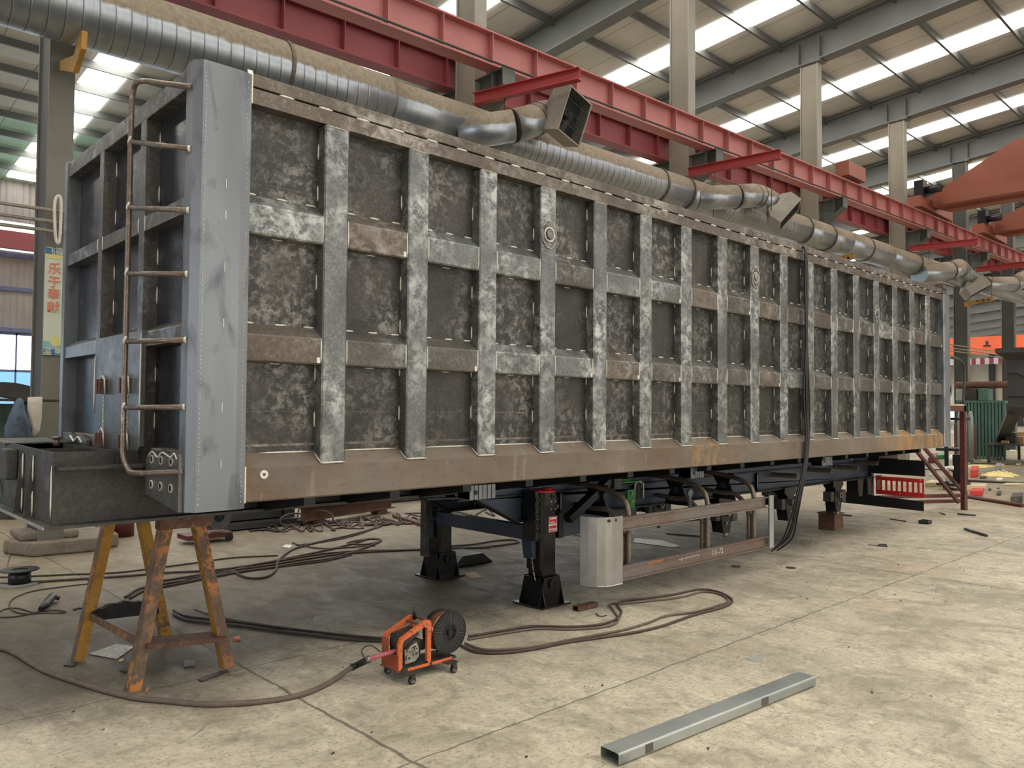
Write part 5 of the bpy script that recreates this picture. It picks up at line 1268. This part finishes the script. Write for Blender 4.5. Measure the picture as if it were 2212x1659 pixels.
# machine and clutter seen under the trailer, left
a_ = G(480, 1168); mb = MB('maroon').box(a_.x-.5, a_.x+.1, a_.y-.1, a_.y+.25, .06, .12); fb = mb.build('feeder_base', None, 0, 'red wheeled base of a second wire feeder behind the trestle', 'wire feeder')
sx_ = P(472, 1116, 'y', a_.y)
mb = MB('spoolface').disc_ring((sx_.x, a_.y-.02, sx_.z), (0, 1, 0), .07, .17, .012, 36).disc_ring((sx_.x, a_.y+.1, sx_.z), (0, 1, 0), .03, .17, .01, 30); mb.use('plastic').cyl((sx_.x, a_.y-.01, sx_.z), (sx_.x, a_.y+.1, sx_.z), .11, 24).cyl((sx_.x, a_.y-.04, sx_.z), (sx_.x, a_.y, sx_.z), .03, 14); mb.build('spool', fb)
MB('plastic').cyl((a_.x-.3, a_.y-.12, .06), (a_.x-.3, a_.y-.08, .06), .055, 16).build('wheel', fb)
MB('plastic').cyl((a_.x+.05, a_.y-.12, .055), (a_.x+.05, a_.y-.08, .055), .05, 16).build('wheel', fb)
a_ = G(262, 1158); MB('maroon').cyl((a_.x, a_.y, .003), (a_.x, a_.y, .34), .16, 24).build('drum', None, 0, 'low dark red drum seen between the trestle legs', 'drum')
a_ = G(225, 1160); mb = MB('darkmetal').tube([(a_.x, a_.y, .12), (a_.x, a_.y, .16)], [.10, .12], 16); mb.build('bowl', None, 0, 'small dark bowl resting by the column plinth', 'bowl')
slab('green_sheet', [(165, 1152), (190, 1143), (205, 1146), (203, 1155)], .01, 'tarp', 'pale yellow sheet scrap right of the column plinth', 'paper')
bx = G(500, 1150); by = bx.y
mb = MB('cabgreen').box(bx.x-.1, bx.x+1.15, by+.2, by+.9, .42, .50); mb.use('neck').box(bx.x, bx.x+.9, by+.25, by+.8, .12, .42).box(bx.x+.95, bx.x+1.14, by+.3, by+.85, .1, .42).box(bx.x-.2, bx.x+1.15, by+.05, by+.95, .02, .10); mb.build('tool_bench', None, 0, 'low dark green bench with boxes on a steel plate behind the trailer', 'bench')
hb_a, hb_b = P(650, 1108, 'z', .2), P(845, 1080, 'z', .2)
mb = MB('rusty'); hb_b.y = hb_a.y+(hb_b.y-hb_a.y); ibeam(mb, hb_a, hb_b, .2, .25, .015, .012); mb.build('h_beam', None, 0, 'rusty H beam lying on blocks behind the trailer', 'steel beam')
p = hb_a.lerp(hb_b, .15); MB('rusty').box(p.x-.1, p.x+.1, p.y-.1, p.y+.1, 0, .07).build('block', None, 0, 'left rusty block under the H beam behind the trailer', 'block')
p = hb_a.lerp(hb_b, .85); MB('rusty').box(p.x-.1, p.x+.1, p.y-.1, p.y+.1, 0, .07).build('block', None, 0, 'right rusty block under the H beam behind the trailer', 'block')
p = G(920, 1140); q = G(850, 1118); MB('rusty').bar(q+Vector((0, 0, .03)), p+Vector((0, 0, .03)), .05, .04).build('steel_bar', None, 0, 'rusty bar slanting on the floor left of the far leg', 'steel bar')
mb = MB('blue').box(G(770, 1108).x, G(770, 1108).x+.3, G(770, 1108).y, G(770, 1108).y+.2, .003, .1); mb.build('blue_box', None, 0, 'small blue box among the tangled cables', 'box')
# dark machinery line far behind the trailer
for i, (u, v, w, h, m_, lab) in enumerate(((900, 1085, 1.2, .35, 'neck', 'low dark machine behind the cables, left of the far leg'), (560, 1102, .8, .30, 'neck', 'dark box behind the green bench'))):
    p = G(u, v); MB(m_).box(p.x-w/2, p.x+w/2, p.y+.2, p.y+.9, .003, h).build('machine', None, .02, lab, 'machine')

# ================================================================== right background
tb = G(2152, 1003)
e = empty('work_table', (tb.x+1.2, tb.y+.5, 0), 'dark steel work table with clutter at the right edge', 'table')
tz = P(2152, 958, 'y', tb.y).z
MB('neck').box(tb.x, tb.x+4, tb.y-1.2, tb.y+.4, tz-.06, tz).build('table_top', e)
for dx_, dy_ in ((.1, .3), (.1, -1.1), (3.8, .3), (3.8, -1.1)): MB('neck').box(tb.x+dx_, tb.x+dx_+.08, tb.y+dy_-.08, tb.y+dy_, 0, tz-.06).build('leg', e)
for k_ in range(7):
    x_, y_ = tb.x+.3+k_*.35, tb.y-.2-.1*(k_ % 3); s_ = .12+.06*(k_ % 3)
    MB('darkmetal' if k_ % 2 else 'card').prism([(x_-s_, y_-s_), (x_+s_, y_-s_*.8), (x_+s_*.8, y_+s_), (x_-s_*.7, y_+s_*.9)], 'z', tz+.002, tz+.10+.14*((k_*2) % 3)).build('casting', None, .02, 'one of the dirty metal parts heaped on the work table', 'metal part', 'parts on the work table')
# dusty hopper
hx, hy = 24.5, 7.3
hp_ = P(2190, 960, 'z', 0); hx, hy = hp_.x, hp_.y
hx, hy = 27.0, 0
def hz(v): return P(2190, v, 'x', hx-1).z
mb = MB('hop'); yl = P(2176, 800, 'x', hx-1).y; yr = yl-2.6
ht = empty('hopper', (hx, yl-1, hz(960)), 'dusty black steel hopper on a frame at the right edge', 'hopper')
def frus(y0a, y1a, za, y0b, y1b, zb_, xa=0.0, xb=0.0): return [(hx-1+xa, y0a, za), (hx+1-xa, y0a, za), (hx+1-xa, y1a, za), (hx-1+xa, y1a, za), (hx-1+xb, y0b, zb_), (hx+1-xb, y0b, zb_), (hx+1-xb, y1b, zb_), (hx-1+xb, y1b, zb_)]
BF = [(0, 1, 2, 3), (4, 5, 6, 7), (0, 1, 5, 4), (1, 2, 6, 5), (2, 3, 7, 6), (3, 0, 4, 7)]
MB('hop').add(frus(yl+.25, yr, hz(752), yl+.25, yr, hz(762), -.2, -.2)+frus(yl+.25, yr, hz(762), yl, yr, hz(778), -.2, 0), BF+[tuple(8+i for i in f) for f in BF]).build('rim', ht)
mb = MB('hop').add(frus(yl, yr, hz(778), yl, yr, hz(880)), BF)
for va in (800, 850): mb.box(hx-1.05, hx-1, yr, yl, hz(va+6), hz(va))
mb.bar((hx-1.03, yl-.2, hz(795)), (hx-1.03, yl-1.2, hz(850)), .05, .15); mb.build('body', ht)
MB('hop').add(frus(yl, yr, hz(880), yl-.5, yr, hz(915), 0, .4), BF).build('cone', ht)
for yy_ in (yl-.6, yr+.2): MB('hop').box(hx-.6, hx-.4, yy_-.1, yy_+.1, 0, hz(905)).build('leg', ht)
sl0, sl1 = G(2150, 985), P(2190, 890, 'x', hx); MB('hop').bar(sl0+Vector((0, 0, .1)), sl1, .35, .15).build('chute', ht)
# green cabinet, cylinders, welding sets
gx_ = 34.0
yc_ = P(2110, 900, 'x', gx_).y; gl = P(2068, 900, 'x', gx_).y; gr = P(2172, 900, 'x', gx_).y; zt3 = P(2120, 870, 'x', gx_).z
e = empty('fence_panel', (gx_, yc_, 0), 'dark green ribbed fence panel behind the gas cylinders', 'fence')
MB('cabgreen').box(gx_, gx_+.03, gr, gl, .1, zt3).build('sheet', e)
for k_ in range(14):
    y_ = gr+(gl-gr)*k_/14; MB('cabgreen').box(gx_-.08, gx_, y_, y_+.08, 0.0, zt3+.02).build('slat', e)
MB('cabgreen').box(gx_-.1, gx_+.1, gr, gl, zt3, zt3+.08).build('top_rail', e)
for k_, u in enumerate((2074, 2085, 2097)):
    y_ = P(u, 920, 'x', 31.5).y; zt4 = P(u, 888, 'x', 31.5).z
    c_ = MB('cyl').tube([(31.5, y_, 0.003), (31.5, y_, zt4-.25), (31.5, y_, zt4-.08), (31.5, y_, zt4)], [.085, .085, .06, .03], 16).build('gas_cylinder', None, 0, '%s of the three grey gas cylinders standing before the green panel' % ('leftmost', 'middle', 'rightmost')[k_], 'gas cylinder')
for k_, (u, v, w, m_, lab) in enumerate(((2078, 860, .7, 'cyl', 'grey machine box on the shelf behind the dark column'), (2102, 862, .9, 'darkmetal', 'dark welding set on top of the green panel'), (2128, 862, .8, 'cabgreen', 'green box on top of the green panel'))):
    c_ = P(u, v+8, 'x', gx_+.35); MB(m_).box(gx_+.12, gx_+.7, c_.y-w*.22, c_.y+w*.22, zt3+.085, zt3+.55).build('machine_box', None, .02, lab, 'box')
MB('cabgreen').box(gx_+.1, gx_+.75, gr, gl, zt3-.02, zt3+.08).build('shelf', e)
c_ = P(2120, 848, 'x', gx_+.4); MB('rusty').cyl((gx_+.4, c_.y-1.0, zt3+.70), (gx_+.4, c_.y+.9, zt3+.70), .14, 14).build('rolled_tube', None, 0, 'brown roll lying on top of the machine boxes', 'roll')
# shelf behind the hoop
e = empty('rack', (17.5, 5.9, 0), 'dark rack with white fittings seen left of the maroon post', 'rack')
ra, rb = P(2054, 900, 'x', 20.0), P(2078, 900, 'x', 20.0)
for z_ in (.1, .9, 1.6): MB('plastic').box(19.6, 20.4, rb.y-.05, ra.y+.2, z_, z_+.06).build('shelf', e)
for y_ in (rb.y, ra.y+.1): MB('plastic').box(19.95, 20.05, y_-.03, y_+.03, 0, 1.75).build('upright', e)
for k_, z_ in enumerate((.17, .97)):
    MB('white').tube([(19.7, rb.y+.1, z_+.35), (19.7, ra.y, z_+.35), (19.7, ra.y, z_+.03)], .05, 8).build('white_pipe', None, 0, ('lower' if k_ == 0 else 'upper')+' white bent pipe on the dark rack', 'pipe')
MB('plastic').box(20.08, 20.38, rb.y, ra.y, .165, .8).build('dark_crate', None, 0, 'dark crate low in the rack behind the maroon post', 'crate')
# switch box on the column
c_ = P(2097, 893, 'y', 10.68); MB('banner').box(c_.x-.15, c_.x+.15, 10.60, 10.70, c_.z-.15, c_.z+.15).build('switch_box', None, .01, 'small cream switch box on the dark column right of the stand', 'switch box')
c_ = P(2085, 935, 'y', 9.9); MB('rusty').box(c_.x-.3, c_.x+.3, 9.6, 10.2, .003, 1.35).build('cabinet', None, .02, 'rusty brown cabinet at the foot of the dark column', 'cabinet')
# floor litter, right background
def q4(u, v, w, h): return [(u-w, v+h), (u+w*.8, v+h*.8), (u+w, v-h), (u-w*.7, v-h*.7)]
lit = [
       ('timber', 2020, 1049, 22, 3, .10, 'wood', 'short timber beam left of the stand brace', 'timber'), ('timber', 2106, 1056, 26, 3, .10, 'wood', 'timber beam right of the maroon post', 'timber'),
       ('paper', 2060, 988, 12, 5, .05, 'white', 'folded white sheet left of the maroon post', 'sheet'), ('paper', 2099, 991, 8, 4, .05, 'white', 'folded white sheet right of the maroon post', 'sheet'),
       ('tub', 2015, 995, 10, 6, .2, 'maroon', 'red tub lying behind the stand braces', 'tub'), ('red_reel', 2110, 1069, 15, 4, .12, 'redpaint', 'red reel frame on the floor right of the stand', 'reel'),
       ('crate', 2105, 1026, 9, 6, .2, 'redpaint', 'small red frame box right of the maroon post', 'box'), ('green_bag', 2034, 988, 8, 4, .15, 'green', 'green bag in the litter beyond the trailer', 'bag'),
       ('sawdust_sheet', 2130, 995, 12, 2, .02, 'wood', 'pale offcut strip under the work table', 'offcut'), ('plank', 2190, 1047, 25, 1.5, .03, 'wood', 'thin pale plank at the right edge', 'plank'),
       ('motor', 2197, 1083, 14, 5, .14, 'neck', 'dark motor casting on the floor at the right edge', 'motor'), ('bracket_scrap', 2158, 1068, 5, 3, .06, 'neck', 'small dark angle scrap near the right edge', 'scrap'),
       ('box', 2157, 1017, 7, 4, .2, 'cyl', 'small grey open frame beside the yellow cloth', 'box'), ('card_sheet', 2075, 962, 20, 3, .06, 'wood', 'pale sheets scattered under the chute', 'sheet'), ('scrap', 2120, 972, 16, 3, .1, 'neck', 'dark scrap pile under the chute', 'scrap')]
for nm, u, v, w, h, hh, m_, lab, cat in lit: slab(nm, q4(u, v, w, h), hh, m_, lab, cat, bevel=.01)
rr = random.Random(5)
for k_ in range(34):
    u = rr.uniform(1990, 2205); v = rr.uniform(955, 1060)
    if 2070 < u < 2095: continue
    w = rr.uniform(2, 9); slab('offcut', q4(u, v, w, rr.uniform(.6, 1.8)), rr.uniform(.01, .05), rr.choice(['wood', 'neck', 'white', 'card', 'neck', 'cyl']), 'one of the scattered offcuts on the far floor right of the trailer', 'offcut', group='offcuts on the far floor')
for (p_, q_, r, lab) in (((2088, 1072), (2210, 1092), .035, 'long brown pipe on the floor right of the stand'), ((2050, 1036), (2215, 1044), .03, 'long dark pipe across the littered floor'), ((2095, 1000), (2180, 1003), .02, 'dark bar on the floor below the work table'), ((1960, 1012), (2060, 1016), .02, 'dark bar on the floor behind the stand braces')):
    rod('pipe', p_, q_, r, 'maroon' if r > .033 else 'neck', lab, 'pipe')
for k_ in range(60):
    u = rr.uniform(150, 2150); v = rr.uniform(1180, 1640)
    if rr.random() < .5: u = rr.uniform(1550, 2100); v = rr.uniform(1170, 1300)
    s_ = rr.uniform(.004, .010); p = G(u, v)
    if 4.3 < p.y < 5.0 and p.x < 6 and False: continue
    MB('neck').prism([(p.x-s_, p.y-s_), (p.x+s_*1.6, p.y-s_*.5), (p.x+s_, p.y+s_)], 'z', .001, .001+s_*.6).build('grit', None, 0, 'tiny dark steel crumb on the concrete floor', 'grit', 'steel crumbs on the floor')

def heap(name, u, v, wx, wy, h, mat, lab, cat, seed):
    """crumpled cloth: a low uneven mound"""
    rr = random.Random(seed); c = G(u, v); n, m = 22, 12; vs = []; fs = []
    for i in range(n+1):
        for j in range(m+1):
            a, b = i/n*2-1, j/m*2-1; e_ = max(0, 1-a*a)*max(0, 1-b*b)
            z = .004+h*e_**.6*(.55+.45*math.sin(a*9+b*5+seed)*math.cos(b*8-a*4))
            vs.append((c.x+a*wx*(1+.1*math.sin(b*6+seed)), c.y+b*wy*(1+.12*math.sin(a*7)), max(z, .004)))
    for i in range(n):
        for j in range(m): k = i*(m+1)+j; fs.append((k, k+1, k+m+2, k+m+1))
    rim = [i*(m+1) for i in range(n+1)]+[n*(m+1)+j for j in range(1, m+1)]+[i*(m+1)+m for i in range(n-1, -1, -1)]+[j for j in range(m-1, 0, -1)]
    fs.append(tuple(reversed(rim)))
    return MB(mat).add(vs, fs, True).build(name, None, 0, lab, cat)
heap('tarp', 2115, 1008, .75, .35, .06, 'tarp', 'crumpled yellow tarp strip right of the maroon post', 'tarp', 2)
heap('cloth_heap', 2160, 1028, .55, .4, .16, 'tarp', 'heap of yellow cloth near the right edge', 'cloth', 5)
